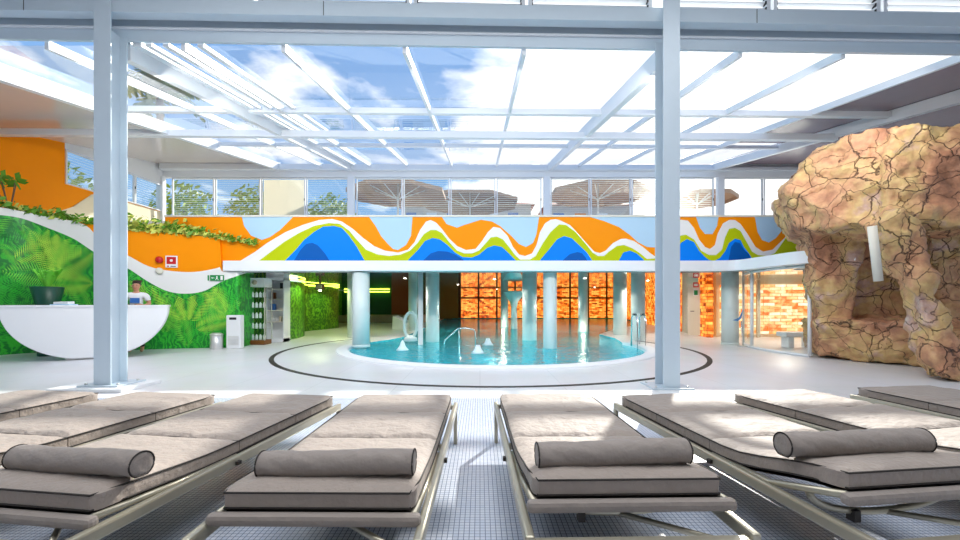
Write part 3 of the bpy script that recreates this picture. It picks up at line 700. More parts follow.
# bubbling jets
def jet(u, v, h_, lab):
    Y = 1.25*F/(v-HY); bb = MB(); n = 14; x = xat(u, Y)
    prof = [(.17, 0), (.12, .05), (.08, .12), (.05, .2), (.025, h_), (0, h_+.03)]
    bb.lathe([(r_*(1+.15*math.sin(i*3)), z_) for i, (r_, z_) in enumerate(prof)], (0, 0, 0), n)
    o = bb.build('water_jet', M['splash']); o.location = (x, Y, -.05); tag(o, lab, 'water jet')
jet(402.5, 350, .24, 'white cone of bubbling water at the left of the pool')
jet(478, 353, .13, 'low white bubbling jet near the middle of the pool')
jet(488, 345, .12, 'smallest far bubbling jet near the middle of the pool')

# ------------------------------------------------------------------ pool-hall walls
# far backlit onyx wall in framed panels
YO = 34.0
xs_ = [-1.6+1.48*i for i in range(14)]
oy = empty('wall_back_hall', (0, YO, 0)); structure(oy)
bb = MB(); bb.b2((-9.5, YO+.1, -.2), (18, YO+.3, 2.05)); structure(bb.build('wall_back', M['brownwall']))
for xa, xb in zip(xs_, xs_[1:]):
    bb = MB(); bb.b2((xa+.07-0, -.02, .0), (xb-.07, .06, 1.55)); bb.b2((xa+.07, -.02, 1.68), (xb-.07, .06, 2.02)); bb.build('onyx_panel', M['onyx'], oy)
bb = MB()
for xa in xs_: bb.b2((xa-.07, -.06, -.1), (xa+.07, .05, 2.03))
bb.b2((-1.6, -.06, 1.55), (17.6, .05, 1.68)); bb.b2((-1.6, -.06, -.12), (17.6, .05, 0)); bb.build('panel_frame', M['brownwall'], oy)
oy.name = 'wall_far'
# right return of onyx wall beside door
def wallseg(name, p0, p1, z0, z1, m, th=.15):
    d = Vector((p1[0]-p0[0], p1[1]-p0[1])); n_ = Vector((-d.y, d.x)).normalized()*th
    bb = MB(); bb.prism([p0, p1, (p1[0]+n_.x, p1[1]+n_.y), (p0[0]+n_.x, p0[1]+n_.y)], z0, z1); return bb.build(name, m)
structure(wallseg('wall_right', (7.9, 14.6), (11.4, 33.9), 0, 2.03, M['onyx'], -.2))
# pale curved wall with door
dw = [(xat(u, Y), Y) for u, Y in ((682, 17.5), (688, 16.4), (697, 15.6), (706, 15.2), (713, 15.1))]
b = MB(); dws = arcpts(dw, 5); b.quadstrip([(x, y, 0) for x, y in dws], [(x, y, 2.03) for x, y in dws], 0, True)
dwb = [(x+.25, y+.35) for x, y in dws]; b.quadstrip([(x, y, 0) for x, y in dwb], [(x, y, 2.03) for x, y in dwb], 0, True)
structure(b.build('wall_right', M['ivory']))
d1 = empty('door_1', (xat(699, 15.45), 15.38, 0), R(-32)); structure(d1)
bb = MB(); bb.b2((-.4, -.06, .02), (.4, -.02, 1.9)); bb.build('door_leaf', M['ivory'], d1, bevel=.006)
bb = MB(); bb.tube([(-.3, -.06, .9), (-.3, -.12, .9), (-.18, -.12, .9)], .014, 8); bb.build('door_handle', M['black'], d1)
e = empty('door_sign', (xat(696.5, 15.2), 15.24, 1.75), R(-32)); tag(e, 'red and white notice stack on the pale curved door', 'sign')
bb = MB(); bb.b2((-.09, -.01, .02), (.09, 0, .2)); bb.build('red_plate', M['red'], e)
bb = MB(); bb.b2((-.09, -.01, -.3), (.09, 0, -.02)); bb.build('white_plate', M['white'], e)
bb = MB(); bb.b2((-.06, -.013, .06), (.06, -.01, .15)); bb.build('print', M['white'], e)
bb = MB(); bb.b2((-.06, -.013, -.26), (.06, -.01, -.09)); bb.build('print', M['signgreen'], e)
# onyx wall of the glass room
YG = 15.2
structure(wallseg('wall_right', (8.6, 15.0), (13.5, 14.2), .12, 1.85, M['onyx_bright'], .1))
structure(wallseg('wall_right', (8.55, 15.2), (13.5, 14.4), 0, 2.03, M['ivory'], .2))
bb = MB(); bb.box((9.75, 14.72, 1.0), (.12, .06, 2.0)); bb.box((11.6, 14.4, 1.0), (.1, .06, 2.0)); structure(bb.build('trim_4', M['beige']))
# curved glass room front
gp = arcpts([(7.65, 12.2), (7.25, 11.2), (7.15, 10.2), (7.3, 9.3)], 6)
gr = empty('glass_partition', (7.2, 10.7, 0)); tag(gr, 'curved clear glass partition with white frame beside the rock', 'partition')
loc = lambda pts, z: [(x-7.2, y-10.7, z) for x, y in pts]
for s0, s1 in ((0, 6), (6, 12), (12, 18)):
    bb = MB(); bb.quadstrip(loc(gp[s0:s1+1], .06), loc(gp[s0:s1+1], 2.0), 0, True); bb.build('glass_pane', M['glass'], gr)
bb = MB(); bb.tube(loc(gp, .03), .035, 6); bb.build('floor_channel', M['white'], gr)
bb = MB(); bb.tube(loc(gp, 2.02), .03, 6); bb.build('head_channel', M['white'], gr)
for k in (0, 6, 18):
    bb = MB(); bb.tube([(gp[k][0]-7.2, gp[k][1]-10.7, .03), (gp[k][0]-7.2, gp[k][1]-10.7, 2.03)], .04 if k else .03, 8); bb.build('post', M['white'], gr)
bb = MB(); bb.b2((8.1, 11.1, .3), (9.0, 11.5, .42)); bb.b2((8.2, 11.15, 0), (8.35, 11.45, .3)); bb.b2((8.75, 11.15, 0), (8.9, 11.45, .3))
o = bb.build('white_bench', M['white'], bevel=.02); tag(o, 'small white bench inside the glass room next to the rock', 'bench')
# stand with blue clip
Y = 11.6; x = xat(743, Y); e = empty('sign_stand', (x, Y, 0)); tag(e, 'slender clear sign stand with pale blue top by the thick column', 'sign stand')
bb = MB(); bb.lathe([(.14, 0), (.14, .02), (.02, .03)], n=20); bb.build('base', M['brushed'], e)
bb = MB(); bb.tube([(0, 0, .02), (-.05, 0, .7)], .016, 8); bb.build('pole', M['chrome'], e)
bb = MB(); bb.add([(-.28, 0, .72), (-.1, 0, .8), (.0, 0, 1.0), (-.04, 0, .78), (-.14, 0, .7), (-.28, .02, .72), (-.1, .02, .8), (.0, .02, 1.0), (-.04, .02, .78), (-.14, .02, .7)], [(0,1,2,3,4),(9,8,7,6,5),(0,5,6,1),(1,6,7,2),(2,7,8,3),(3,8,9,4),(4,9,5,0)]); bb.build('display_plate', M['blueclip'], e)
bb = MB(); bb.b2((-.02, -.01, .1), (.22, .0, .95)); bb.build('clear_panel', M['glass'], e)

# green curtain-like wall under the canopy, left
gw = arcpts([(-6.22, 13.3), (-6.25, 14.6), (-6.6, 15.8), (-7.25, 16.8), (-7.35, 18.0), (-7.0, 19.3), (-6.9, 20.5), (-7.6, 21.6), (-9.0, 22)], 8)
b = MB(); b.quadstrip([(x, y, 0) for x, y in gw], [(x, y, 1.92) for x, y in gw], 0, True)
g2 = [(x-.04, y+.02) for x, y in gw]; b.quadstrip([(x, y, 0) for x, y in g2], [(x, y, 1.92) for x, y in g2], 0, True); b.quadstrip([(x, y, 1.92) for x, y in gw], [(x, y, 1.92) for x, y in g2], 0)
b.add([(gw[0][0], gw[0][1], 0), (gw[0][0], gw[0][1], 1.92), (g2[0][0], g2[0][1], 1.92), (g2[0][0], g2[0][1], 0)], [(0,1,2,3)])
structure(b.build('wall_left', M['fern2']))
b = MB(); b.tube([(x+.03, y-.02, 1.975) for x, y in gw], .018, 6); o = b.build('led_strip', M['led']); tag(o, 'yellow-green light strip along the top of the curving fern wall', 'light')
structure(wallseg('wall_back', (-9.2, 28), (-5.9, 28), 0, 2.03, M['darkgreenwall']))
structure(wallseg('wall_back', (-5.9, 28), (-4.6, 29.5), 0, 2.03, M['brownwall']))
structure(wallseg('wall_back', (-4.6, 29.5), (-1.7, 33), 0, 2.03, M['darkgreenwall']))
structure(wallseg('wall_left', (-9.2, 22), (-9.2, 28), 0, 2.03, M['fern2']))
b = MB(); b.tube([(-9.0, 27.85, 1.95), (-6.0, 27.85, 1.95)], .03, 6); o = b.build('led_strip', M['led']); tag(o, 'short glowing strip above the dark green far wall', 'light')
bb = MB(); bb.b2((-8.6, 25.5, 0), (-3.4, 27.0, .45)); o = bb.build('stone_bench', M['beige'], bevel=.05); tag(o, 'long low beige bench in front of the dark green far wall', 'bench')
bb = MB(); bb.add([(-4.0, 19.0, 0), (-3.1, 19.0, 0), (-3.3, 19.0, .3), (-3.95, 19.0, .62), (-4.0, 20.2, 0), (-3.1, 20.2, 0), (-3.3, 20.2, .3), (-3.95, 20.2, .62)], [(0,1,2,3),(7,6,5,4),(0,4,5,1),(1,5,6,2),(2,6,7,3),(3,7,4,0)])
o = bb.build('stone_recliner', M['white'], bevel=.03); tag(o, 'white wedge-shaped recliner by the pool left of the ring feature', 'recliner')
bb = MB(); bb.b2((-7.3, 23.3, .5), (-6.7, 23.6, .62)); bb.b2((-7.05, 23.4, 0), (-6.95, 23.5, .5)); o = bb.build('side_table', M['white']); tag(o, 'tiny pale table at the end of the fern wall', 'table')
e = empty('ceiling_projector', (xat(320, 15), 15, 2.03)); tag(e, 'black projector hanging from the canopy ceiling by the fern wall', 'projector')
bb = MB(); bb.b2((-.03, -.03, -.15), (.03, .03, 0)); bb.build('bracket', M['black'], e)
bb = MB(); bb.b2((-.12, -.14, -.36), (.12, .14, -.15)); bb.build('housing', M['black'], e, bevel=.02)
bb = MB(); bb.lathe([(.0, 0), (.05, 0), (.05, .03), (0, .03)], (0, 0, -.4), 12); bb.build('lens', M['spot'], e)
# ceiling downlights
DL = [(-2.5, 14), (0.5, 14.5), (3.5, 14), (-1, 19), (3, 19), (6.2, 15.5), (6, 22), (1, 25)]
for k, (x, y) in enumerate(DL):
    e = empty('downlight', (x, y, 2.03)); tag(e, 'small round downlight in the glossy canopy ceiling', 'ceiling light', 'downlights over the pool')
    bb = MB(); bb.lathe([(.07, -.012), (.07, 0)], n=16); bb.build('trim_ring', M['chrome'], e)
    bb = MB(); bb.lathe([(.045, -.016), (.045, -.012)], n=16); bb.build('lens', M['spot'], e)

# recess with white shelves right of the display cabinet
YS = 12.9
xa, xb = xat(266, YS), xat(284, YS)
e = empty('shelf_unit', (xa, YS, 0)); tag(e, 'white open shelf unit between the glass cabinet and the fern wall', 'shelf')
wd = xb-xa
bb = MB(); bb.b2((0, .38, 0), (wd, .42, 1.95)); bb.b2((0, 0, 0), (.03, .38, 1.95)); bb.b2((wd-.03, 0, 0), (wd, .38, 1.95)); bb.b2((0, 0, 0), (wd, .38, .1)); bb.b2((0, 0, 1.9), (wd, .38, 2.025)); bb.build('carcass', M['white'], e)
for z in (.6, .95, 1.3, 1.62):
    bb = MB(); bb.b2((.03, .02, z), (wd-.03, .38, z+.025)); bb.build('shelf', M['ivory'], e)
its = [(.2, .625, 'small_box', (.16, .12, .1), 'white', 'white gift box on the bottom glass shelf of the open unit'), (.55, .625, 'small_box', (.12, .12, .16), 'beige', 'beige upright box on the lowest shelf'),
       (.18, .975, 'folded_towel', (.2, .14, .2), 'bluepaint', 'blue folded pack standing on the second shelf'), (.6, .975, 'small_box', (.24, .14, .07), 'ivory', 'flat ivory box on the second shelf'),
       (.25, 1.325, 'small_box', (.1, .1, .2), 'wood', 'brown upright carton on the third shelf'), (.65, 1.645, 'small_box', (.2, .14, .18), 'black', 'black box on the top shelf of the open unit')]
for dx, z, nm, d, mt, lab in its:
    bb = MB(); d = (d[0]*.62, d[1], d[2]); bb.box((0, 0, d[2]/2), d); o = bb.build(nm, M[mt], bevel=.01); o.location = (xa+dx*.62+.02, YS+.2, z+.001); tag(o, lab, 'pack' if nm != 'small_box' else 'box')
structure(wallseg('wall_left', (-7.6, 13.42), (-6.24, 13.42), 0, 2.03, M['fern2'], .05))
# glazed display cabinet
YC = 12.05
e = empty('display_cabinet', (xat(254, YC), YC, 0)); tag(e, 'tall glass display cabinet with wooden base and lit white header', 'cabinet')
wc = .62
bb = MB(); bb.b2((-wc/2, -.02, 0), (wc/2, .4, .13)); bb.build('base', M['wood'], e, bevel=.01)
bb = MB(); bb.b2((-wc/2, -.02, 1.66), (wc/2, .4, 1.92)); bb.build('header', M['white'], e, bevel=.01)
bb = MB(); bb.lathe([(.0, 0), (.07, 0), (.07, .01), (0, .01)], (0, 0, 0), 20); o = bb.build('header_badge', M['beige'], e); o.rotation_euler = (R(90), 0, 0); o.location = (.03, -.025, 1.79)
bb = MB()
for q in (-1, 1): bb.b2((q*(wc/2-.0)-.012, -.02, .13), (q*(wc/2)+.012, .01, 1.66)); bb.b2((q*(wc/2)-.012, .38, .13), (q*(wc/2)+.012, .4, 1.66))
bb.build('corner_posts', M['brushed'], e)
bb = MB(); bb.b2((-wc/2+.012, -.02, .13), (wc/2-.012, -.014, 1.66)); bb.build('glass_door', M['glass'], e)
for z in (.45, .75, 1.05, 1.35):
    bb = MB(); bb.b2((-wc/2+.02, .0, z), (wc/2-.02, .38, z+.012)); bb.build('shelf', M['glass'], e)
k = 0; rows = ['bottom', 'second', 'third', 'fourth', 'top']
bt = None
for r_i, z in enumerate((.131, .463, .763, 1.063, 1.363)):
    for j in range(5):
        if (r_i, j) in ((2, 0), (2, 4), (4, 0)): continue
        if bt is None:
            bb = MB(); bb.lathe([(.035, 0), (.038, .01), (.038, .12), (.02, .135), (.018, .16), (.0, .16)], n=12); o = bt = bb.build('bottle', M['white'])
        else: o = bt.copy(); COL.objects.link(o)
        o.location = (xat(254, YC)-.22+.11*j, YC+.14, z+.001)
        tag(o, 'small white bottle on the %s shelf of the glass cabinet' % rows[r_i], 'bottle', 'bottles on the %s cabinet shelf' % rows[r_i])
# white water dispenser and bin
YF = 11.1
e = empty('dispenser', (xat(235, YF), YF-.08, 0)); tag(e, 'white upright water dispenser with vent grille beside the glass cabinet', 'dispenser')
bb = MB(); bb.b2((-.19, 0, 0), (.19, .18, .88)); bb.build('body', M['white'], e, bevel=.02)
bb = MB()
for j in range(7): bb.b2((-.14, -.006, .1+j*.035), (.14, 0, .115+j*.035))
bb.build('grille', M['brushed'], e)
bb = MB(); bb.b2((-.1, -.008, .76), (.08, 0, .82)); bb.build('display', M['black'], e)
e = empty('waste_bin', (xat(216.5, 10.98), 10.98, 0)); tag(e, 'small steel pedal bin standing on the floor by the fern mural', 'bin')
bb = MB(); bb.lathe([(.14, 0), (.15, .02), (.15, .36)], n=24); bb.build('body', M['brushed'], e)
bb = MB(); bb.lathe([(.155, .36), (.155, .385), (.1, .42), (0, .425)], n=24); bb.build('lid', M['brushed'], e)
# wall signs on the mural
def onwall(u, v, off=.03):
    s_ = min(st, key=lambda q: abs(CX+F*wpt(q)[0]/wpt(q)[1]-u)); x, y = wpt(s_); x2, y2 = wpt(s_+2)
    t = Vector((x2-x, y2-y)).normalized(); return (x+t.y*off, y-t.x*off, zat(v, y)), math.atan2(t.y, t.x)
p, a = onwall(171, 262); e = empty('fire_alarm_sign', p, a); tag(e, 'white-framed red fire alarm call sign on the orange wall', 'sign')
bb = MB(); bb.b2((-.135, -.01, -.15), (.135, .02, .16)); bb.build('plate', M['white'], e, bevel=.004)
bb = MB(); bb.b2((-.105, -.014, -.06), (.105, -.01, .13)); bb.build('red_field', M['red'], e)
bb = MB(); bb.b2((-.1, -.014, -.13), (-.05, -.01, -.1)); bb.build('emblem', M['red'], e); bb = MB(); bb.b2((-.02, -.014, -.125), (.1, -.01, -.105)); bb.build('print', M['black'], e)
bb = MB(); bb.lathe([(.02, 0), (.035, 0), (.035, .002), (.02, .002)], n=16); o = bb.build('emblem', M['mwhite'], e); o.location = (0, -.0145, .035); o.rotation_euler = (R(90), 0, 0)
p, a = onwall(160.5, 260); bb = MB(); bb.lathe([(.085, 0), (.085, .05), (.05, .08), (0, .085)], n=20); o = bb.build('alarm_bell', M['red']); o.location = p; o.rotation_euler = (R(90), 0, a); tag(o, 'round red alarm bell left of the fire alarm sign', 'alarm bell')
p, a = onwall(160, 271); bb = MB(); bb.lathe([(.085, 0), (.085, .03), (.06, .045), (0, .045)], n=20); o = bb.build('wall_detector', M['ivory']); o.location = p; o.rotation_euler = (R(90), 0, a); tag(o, 'round white wall device under the red alarm bell', 'detector')
p, a = onwall(218, 278); e = empty('exit_sign', p, a); tag(e, 'green emergency exit pictogram sign on the white mural wave', 'sign')
bb = MB(); bb.b2((-.17, -.01, -.075), (.17, .02, .075)); bb.build('plate', M['signgreen'], e)
bb = MB(); bb.b2((.09, -.014, -.055), (.15, -.01, .055)); bb.box((.0, -.012, .035), (.03, .004, .03)); bb.box((0, -.012, 0), (.03, .004, .05), ry=R(20)); bb.box((-.02, -.012, -.035), (.012, .004, .05), ry=R(40)); bb.box((.025, -.012, -.035), (.012, .004, .05), ry=R(-40))
bb.box((-.09, -.012, 0), (.06, .004, .014)); bb.box((-.12, -.012, .012), (.035, .004, .012), ry=R(-40)); bb.box((-.12, -.012, -.012), (.035, .004, .012), ry=R(40)); bb.build('pictogram', M['mwhite'], e)
bb = MB(); bb.box((-.22, -.0, 0), (.03, .02, .14)); bb.build('side_tab', M['signgreen'], e)

# ------------------------------------------------------------------ reception desk and person
YD = 8.9; cxd = -8.29; RW = 1.37; RH = 1.12
desk = empty('reception_desk', (cxd, YD, 0), R(28)); tag(desk, 'large white bowl-shaped reception desk in front of the fern mural', 'desk')
b = MB(); n = 44; prof = []
for i in range(n+1):
    a = PI + PI*i/n; prof.append((RW*math.copysign(abs(math.cos(a))**.95, math.cos(a)), max(.03, RH+(RH)*math.sin(a)*.99)))
def dl(sc, y): return [(x*sc, y + .0*(abs(x)/RW)**2, z if sc == 1 else RH-(RH-z)*sc) for x, z in prof]
L0 = dl(.985, 0); L1 = dl(1, .03); L2 = dl(.96, .55)
c0 = [(0+x*.0, .0 + .0*(abs(x)/RW)**2, RH) for x, z in prof]
topf = [(x*.985, .0*(abs(x)/RW)**2, RH) for x, z in prof]
# front face strips by columns
b.quadstrip(L0, topf, 0, False)
b.quadstrip(L0, L1, 0, True); b.quadstrip(L1, L2, 0, True)
b.build('bowl', M['slabwhite'], desk)
b = MB(); pl = [(x*1.0, -.02+.0*(abs(x)/RW)**2) for x, z in prof] ; pl2 = [(x*.97, .57+.0*(abs(x)/RW)**2) for x, z in prof][::-1]
b.prism(pl+pl2, RH-.005, RH+.035); b.build('counter_top', M['slabwhite'], desk)
b = MB(); b.b2((-.4, .1, 0), (.4, .45, .06)); b.build('plinth', M['brushed'], desk)
Yd = 8.85
e = empty('brochure_tray', (xat(64, Yd), Yd, RH+.036)); tag(e, 'small pale blue tray of leaflets lying on the white desk top', 'tray')
bb = MB(); bb.b2((-.2, -.1, 0), (.2, .1, .02)); bb.build('tray_base', M['lblue'], e)
bb = MB(); bb.box((0, 0, .045), (.3, .15, .05), rx=R(5)); bb.build('leaflets', M['white'], e)
e = empty('desk_planter', (xat(47.5, 9.55), 9.55, 0)); tag(e, 'dark teal tapered planter standing behind the left half of the desk', 'planter')
bb = MB(); bb.lathe([(.16, 0), (.17, .02), (.19, 1.1), (.29, 1.56), (.25, 1.57), (0, 1.5)], n=28); bb.build('pot', P('teal_pot', s2l(6, 70, 52), .4), e)
bb = MB()
for k in range(70):
    an = random.random()*2*PI; l = random.uniform(.3, .6); q = Vector((math.cos(an), math.sin(an)*.6, 0)); w_ = Vector((-q.y, q.x, 0))*.03
    s_ = Vector((0, 0, 1.5)); m_ = s_+q*l*.5+Vector((0, 0, l*.8)); t_ = s_+q*l+Vector((0, 0, l*.75))
    bb.add([s_, m_+w_, t_, m_-w_], [(0,1,2,3)])
bb.build('fronds', M['fl'][1], e)

# person standing behind the desk
px_, py_ = xat(136.5, 10.15), 10.15
pe = empty('person', (px_, py_, 0), R(26)); tag(pe, 'person in a white t-shirt with tied-back dark hair standing behind the desk', 'person')
def skin(name, verts, edges, rad, mat, parent, root=0, sub=2):
    me = bpy.data.meshes.new(name); me.from_pydata(verts, edges, []); me.materials.append(mat)
    o = bpy.data.objects.new(name, me); COL.objects.link(o); o.parent = parent
    bm = bmesh.new(); bm.from_mesh(me); ly = bm.verts.layers.skin.verify(); bm.verts.ensure_lookup_table()
    for i, v in enumerate(bm.verts):
        r_ = rad[i]; v[ly].radius = r_ if isinstance(r_, tuple) else (r_, r_); v[ly].use_root = (i == root)
    bm.to_mesh(me); bm.free()
    o.modifiers.new('k', 'SKIN').use_smooth_shade = True
    s_ = o.modifiers.new('s', 'SUBSURF'); s_.levels = sub; s_.render_levels = sub
    return o
V = [(0,0,.95),(0,0,1.1),(0,0,1.28),(0,0,1.4),(0,-.01,1.47),(0,-.02,1.53),(0,-.03,1.6),(0,-.02,1.68),
     (.1,0,.9),(.11,-.01,.5),(.11,.02,.09),(.12,-.12,.04), (-.1,0,.9),(-.11,-.01,.5),(-.11,.02,.09),(-.12,-.12,.04),
     (.19,0,1.38),(.26,-.02,1.18),(.2,-.26,1.13),(.12,-.36,1.17), (-.19,0,1.38),(-.26,-.02,1.18),(-.2,-.26,1.13),(-.12,-.36,1.17)]
E = [(0,1),(1,2),(2,3),(3,4),(4,5),(5,6),(6,7),(0,8),(8,9),(9,10),(10,11),(0,12),(12,13),(13,14),(14,15),(3,16),(16,17),(17,18),(18,19),(3,20),(20,21),(21,22),(22,23)]
Rr = [(.15,.1),(.125,.09),(.14,.1),(.12,.08),.05,.062,.088,.075, .09,.06,.04,.035, .09,.06,.04,.035, .055,.042,.034,.03, .055,.042,.034,.03]
bodyo = skin('body', V, E, Rr, M['skin'], pe)
for sx in (-1, 1):   # fingers
    for k in range(4):
        a = Vector((sx*(.12-.006*k)+sx*(k-1.5)*.018, -.37, 1.17)); skin('finger', [a, a+Vector((0, -.04, -.005)), a+Vector((0, -.075, -.02))], [(0,1),(1,2)], [.01,.009,.008], M['skin'], bodyo, sub=1)
    a = Vector((sx*.085, -.35, 1.165)); skin('thumb', [a, a+Vector((-sx*.025, -.025, 0)), a+Vector((-sx*.03, -.055, -.005))], [(0,1),(1,2)], [.012,.01,.009], M['skin'], bodyo, sub=1)
skin('shirt', [V[0],V[1],V[2],V[3],V[16],(.235,-.01,1.24),V[20],(-.235,-.01,1.24)], [(0,1),(1,2),(2,3),(3,4),(4,5),(3,6),(6,7)], [(.165,.12),(.15,.11),(.16,.115),(.13,.095),.078,.066,.078,.066], M['shirt'], pe)
skin('trousers', [V[0],V[8],V[9],(.11,.02,.12),V[12],V[13],(-.11,.02,.12)], [(0,1),(1,2),(2,3),(0,4),(4,5),(5,6)], [(.155,.11),.105,.075,.06,.105,.075,.06], M['trouser'], pe)
skin('hair', [(0,.03,1.73),(0,.075,1.66),(0,.08,1.58),(0,.13,1.62),(.05,.02,1.7),(-.05,.02,1.7)], [(0,1),(1,2),(1,3),(0,4),(0,5)], [.082,.085,.06,.05,.068,.068], M['hair'], pe)
skin('nose', [(0,-.115,1.61),(0,-.13,1.585)], [(0,1)], [.01,.015], M['skin'], bodyo, sub=1)
for sx in (-1, 1):
    bb = MB(); bb.lathe([(0,-.01),(.009,-.005),(.009,.005),(0,.01)], (sx*.033, -.108, 1.63), 8); bb.build('eye', M['black'], bodyo)
    skin('ear', [(sx*.09,-.02,1.63),(sx*.092,-.02,1.595)], [(0,1)], [.014,.012], M['skin'], bodyo, sub=1)
bb = MB(); bb.tube([(-.025,-.106,1.555),(0,-.112,1.552),(.025,-.106,1.555)], .005, 6); bb.build('mouth', M['red'], bodyo)
bb = MB(); bb.b2((-.09, -.145, 1.2), (.09, -.125, 1.32)); bb.build('shirt_print', M['bluepaint'], pe)

# ------------------------------------------------------------------ rock
def hull(bm, pts):
    b2 = bmesh.new(); vs = [b2.verts.new(p) for p in pts]; bmesh.ops.convex_hull(b2, input=vs)
    me = bpy.data.meshes.new('t'); b2.to_mesh(me); b2.free(); bm.from_mesh(me); bpy.data.meshes.remove(me)
def pz(u, v, Y): return (xat(u, Y), Y, zat(v, Y))
def slabhull(bm, outline, depth, back=(0, 0)):
    """outline = list of (u, v, Y) front points; extruded back by depth with an outward drift"""
    pts = [pz(*q) for q in outline]
    pts += [(p[0]+back[0], p[1]+depth, p[2]) for p in pts]
    hull(bm, pts)
bm = bmesh.new()
# upper overhanging mass
slabhull(bm, [(784, 186, 8.4), (803, 164, 8.5), (826, 147, 8.2), (855, 137, 7.9), (850, 226, 7.6), (800, 230, 8.4), (790, 212, 8.5)], 1.6, (.9, 0))
slabhull(bm, [(826, 149, 8.1), (855, 133, 7.7), (895, 123, 7.4), (925, 126, 7.2), (925, 216, 6.9), (870, 226, 7.3), (826, 228, 7.8)], 2.0, (.9, 0))
slabhull(bm, [(890, 126, 7.3), (925, 127, 7.1), (985, 124, 6.9), (1010, 140, 6.7), (1010, 225, 6.5), (925, 222, 6.8), (885, 225, 7.0)], 2.0, (.9, 0))
# left pier
slabhull(bm, [(806, 226, 8.5), (818, 245, 8.7), (862, 240, 8.5), (852, 320, 8.6), (822, 330, 8.9), (819, 290, 8.9)], 1.4, (.9, 0))
# lower block with its ledge
slabhull(bm, [(816, 320, 8.85), (820, 354, 9.1), (860, 360, 8.55), (935, 368, 7.65), (990, 372, 7.3), (990, 320, 7.2), (935, 320, 7.55), (860, 320, 8.3)], 1.5, (.8, 0))
# recessed back of the niche
slabhull(bm, [(838, 235, 9.3), (960, 235, 8.6), (960, 325, 8.6), (838, 325, 9.3)], 1.0, (.8, 0))
# front pillar
slabhull(bm, [(882, 222, 6.75), (902, 210, 6.6), (918, 222, 6.6), (926, 262, 6.6), (914, 275, 6.7), (890, 255, 6.75)], .6, (.3, 0))
slabhull(bm, [(896, 250, 6.7), (920, 245, 6.6), (940, 300, 6.5), (944, 335, 6.4), (930, 330, 6.5), (912, 285, 6.65)], .6, (.3, 0))
slabhull(bm, [(920, 290, 6.6), (938, 290, 6.5), (966, 345, 6.35), (985, 385, 6.3), (940, 381, 6.35), (932, 335, 6.5)], .6, (.3, 0))
# right rear face beyond the pillar
slabhull(bm, [(930, 230, 8.4), (1010, 230, 8.0), (1010, 350, 8.0), (945, 340, 8.3)], 1.3, (.6, 0))
slabhull(bm, [(955, 330, 7.2), (1010, 325, 7.0), (1010, 383, 6.8), (958, 378, 7.0)], 1.5, (.6, 0))
me = bpy.data.meshes.new('rock_formation'); bm.to_mesh(me); bm.free(); me.materials.append(M['rock'])
rock = bpy.data.objects.new('rock_formation', me); COL.objects.link(rock)
tag(rock, 'tall craggy tan artificial rock cliff with a niche and slanting pillar', 'rock')
rm = rock.modifiers.new('r', 'REMESH'); rm.mode = 'VOXEL'; rm.voxel_size = .05; rm.use_smooth_shade = True
sm_ = rock.modifiers.new('s', 'SMOOTH'); sm_.iterations = 3; sm_.factor = .5
for tname, ttype, size, st_ in (('t1', 'CLOUDS', .9, .24), ('t2', 'VORONOI', .5, -.14), ('t3', 'CLOUDS', .2, .13), ('t4', 'CLOUDS', .07, .05)):
    tx = bpy.data.textures.new(tname, ttype); tx.noise_scale = size
    d = rock.modifiers.new(tname, 'DISPLACE'); d.texture = tx; d.strength = st_; d.mid_level = .5; d.texture_coords = 'GLOBAL'
# shelf lip and spout
bb = MB(); p0 = pz(872, 226, 6.68); p1 = pz(878.5, 281, 6.7); bb.tube([p0, p1], .062, 16)
o = bb.build('water_spout', M['ivory']); tag(o, 'pale hanging water spout tube beside the slanting rock pillar', 'spout')

# ------------------------------------------------------------------ loungers
LW = .77
RISE = [.088]
def cush_z(s): 
    t = max(0, (s-1.28)/.7); return .347 + RISE[0]*t*t*(3-2*t)*.95
def mattress_mesh():
    bb = MB(); nx, mats_ = 22, 0
    secs = [(.03, .60), (.605, 1.165), (1.17, 1.96)]
    T = .078
    for si, (s0, s1) in enumerate(secs):
        ns = 18 if si < 2 else 26
        top = []; bot = []
        for i in range(ns+1):
            t = i/ns; s = s0+(s1-s0)*t; ey = min(t, 1-t)*(s1-s0)
            rowt = []; rowb = []
            for j in range(nx+1):
                q = j/nx; x = (q-.5)*LW; ex = min(q, 1-q)*LW
                ed_ = min(ex, ey); rnd = 1-max(0, 1-ed_/.045)**2
                h_ = T*(.80 + .20*rnd) + .012*min(1, ed_/.2)**.8
                wr_ = noise.noise(Vector((x*5+si*7, s*11, 3.1)))*.009 + noise.noise(Vector((x*14+s*4, s*6+si, 8)))*.005
                h_ += wr_*min(1, ed_/.05)
                # rounded corners in plan
                xx = x
                if ey < .05 and (si == 0 and t < .5 or si == 2 and t > .5):
                    k = 1-ey/.05; xx = x*(1-.06*k*k)
                rowt.append((xx, -s, cush_z(s)+h_)); rowb.append((xx, -s, cush_z(s)))
            top.append(rowt); bot.append(rowb)
        W = nx+1
        vs = [p for r_ in top for p in r_] + [p for r_ in bot for p in r_]; off = (ns+1)*W; fs = []
        for i in range(ns):
            for j in range(nx):
                fs.append((i*W+j, i*W+j+1, (i+1)*W+j+1, (i+1)*W+j)); fs.append((off+i*W+j, off+(i+1)*W+j, off+(i+1)*W+j+1, off+i*W+j+1))
            fs.append((i*W, (i+1)*W, off+(i+1)*W, off+i*W)); fs.append((i*W+nx, off+i*W+nx, off+(i+1)*W+nx, (i+1)*W+nx))
        for j in range(nx):
            fs.append((j, off+j, off+j+1, j+1)); k = ns*W; fs.append((k+j, k+j+1, off+k+j+1, off+k+j))
        bb.add(vs, fs, 0, True)
    return bb
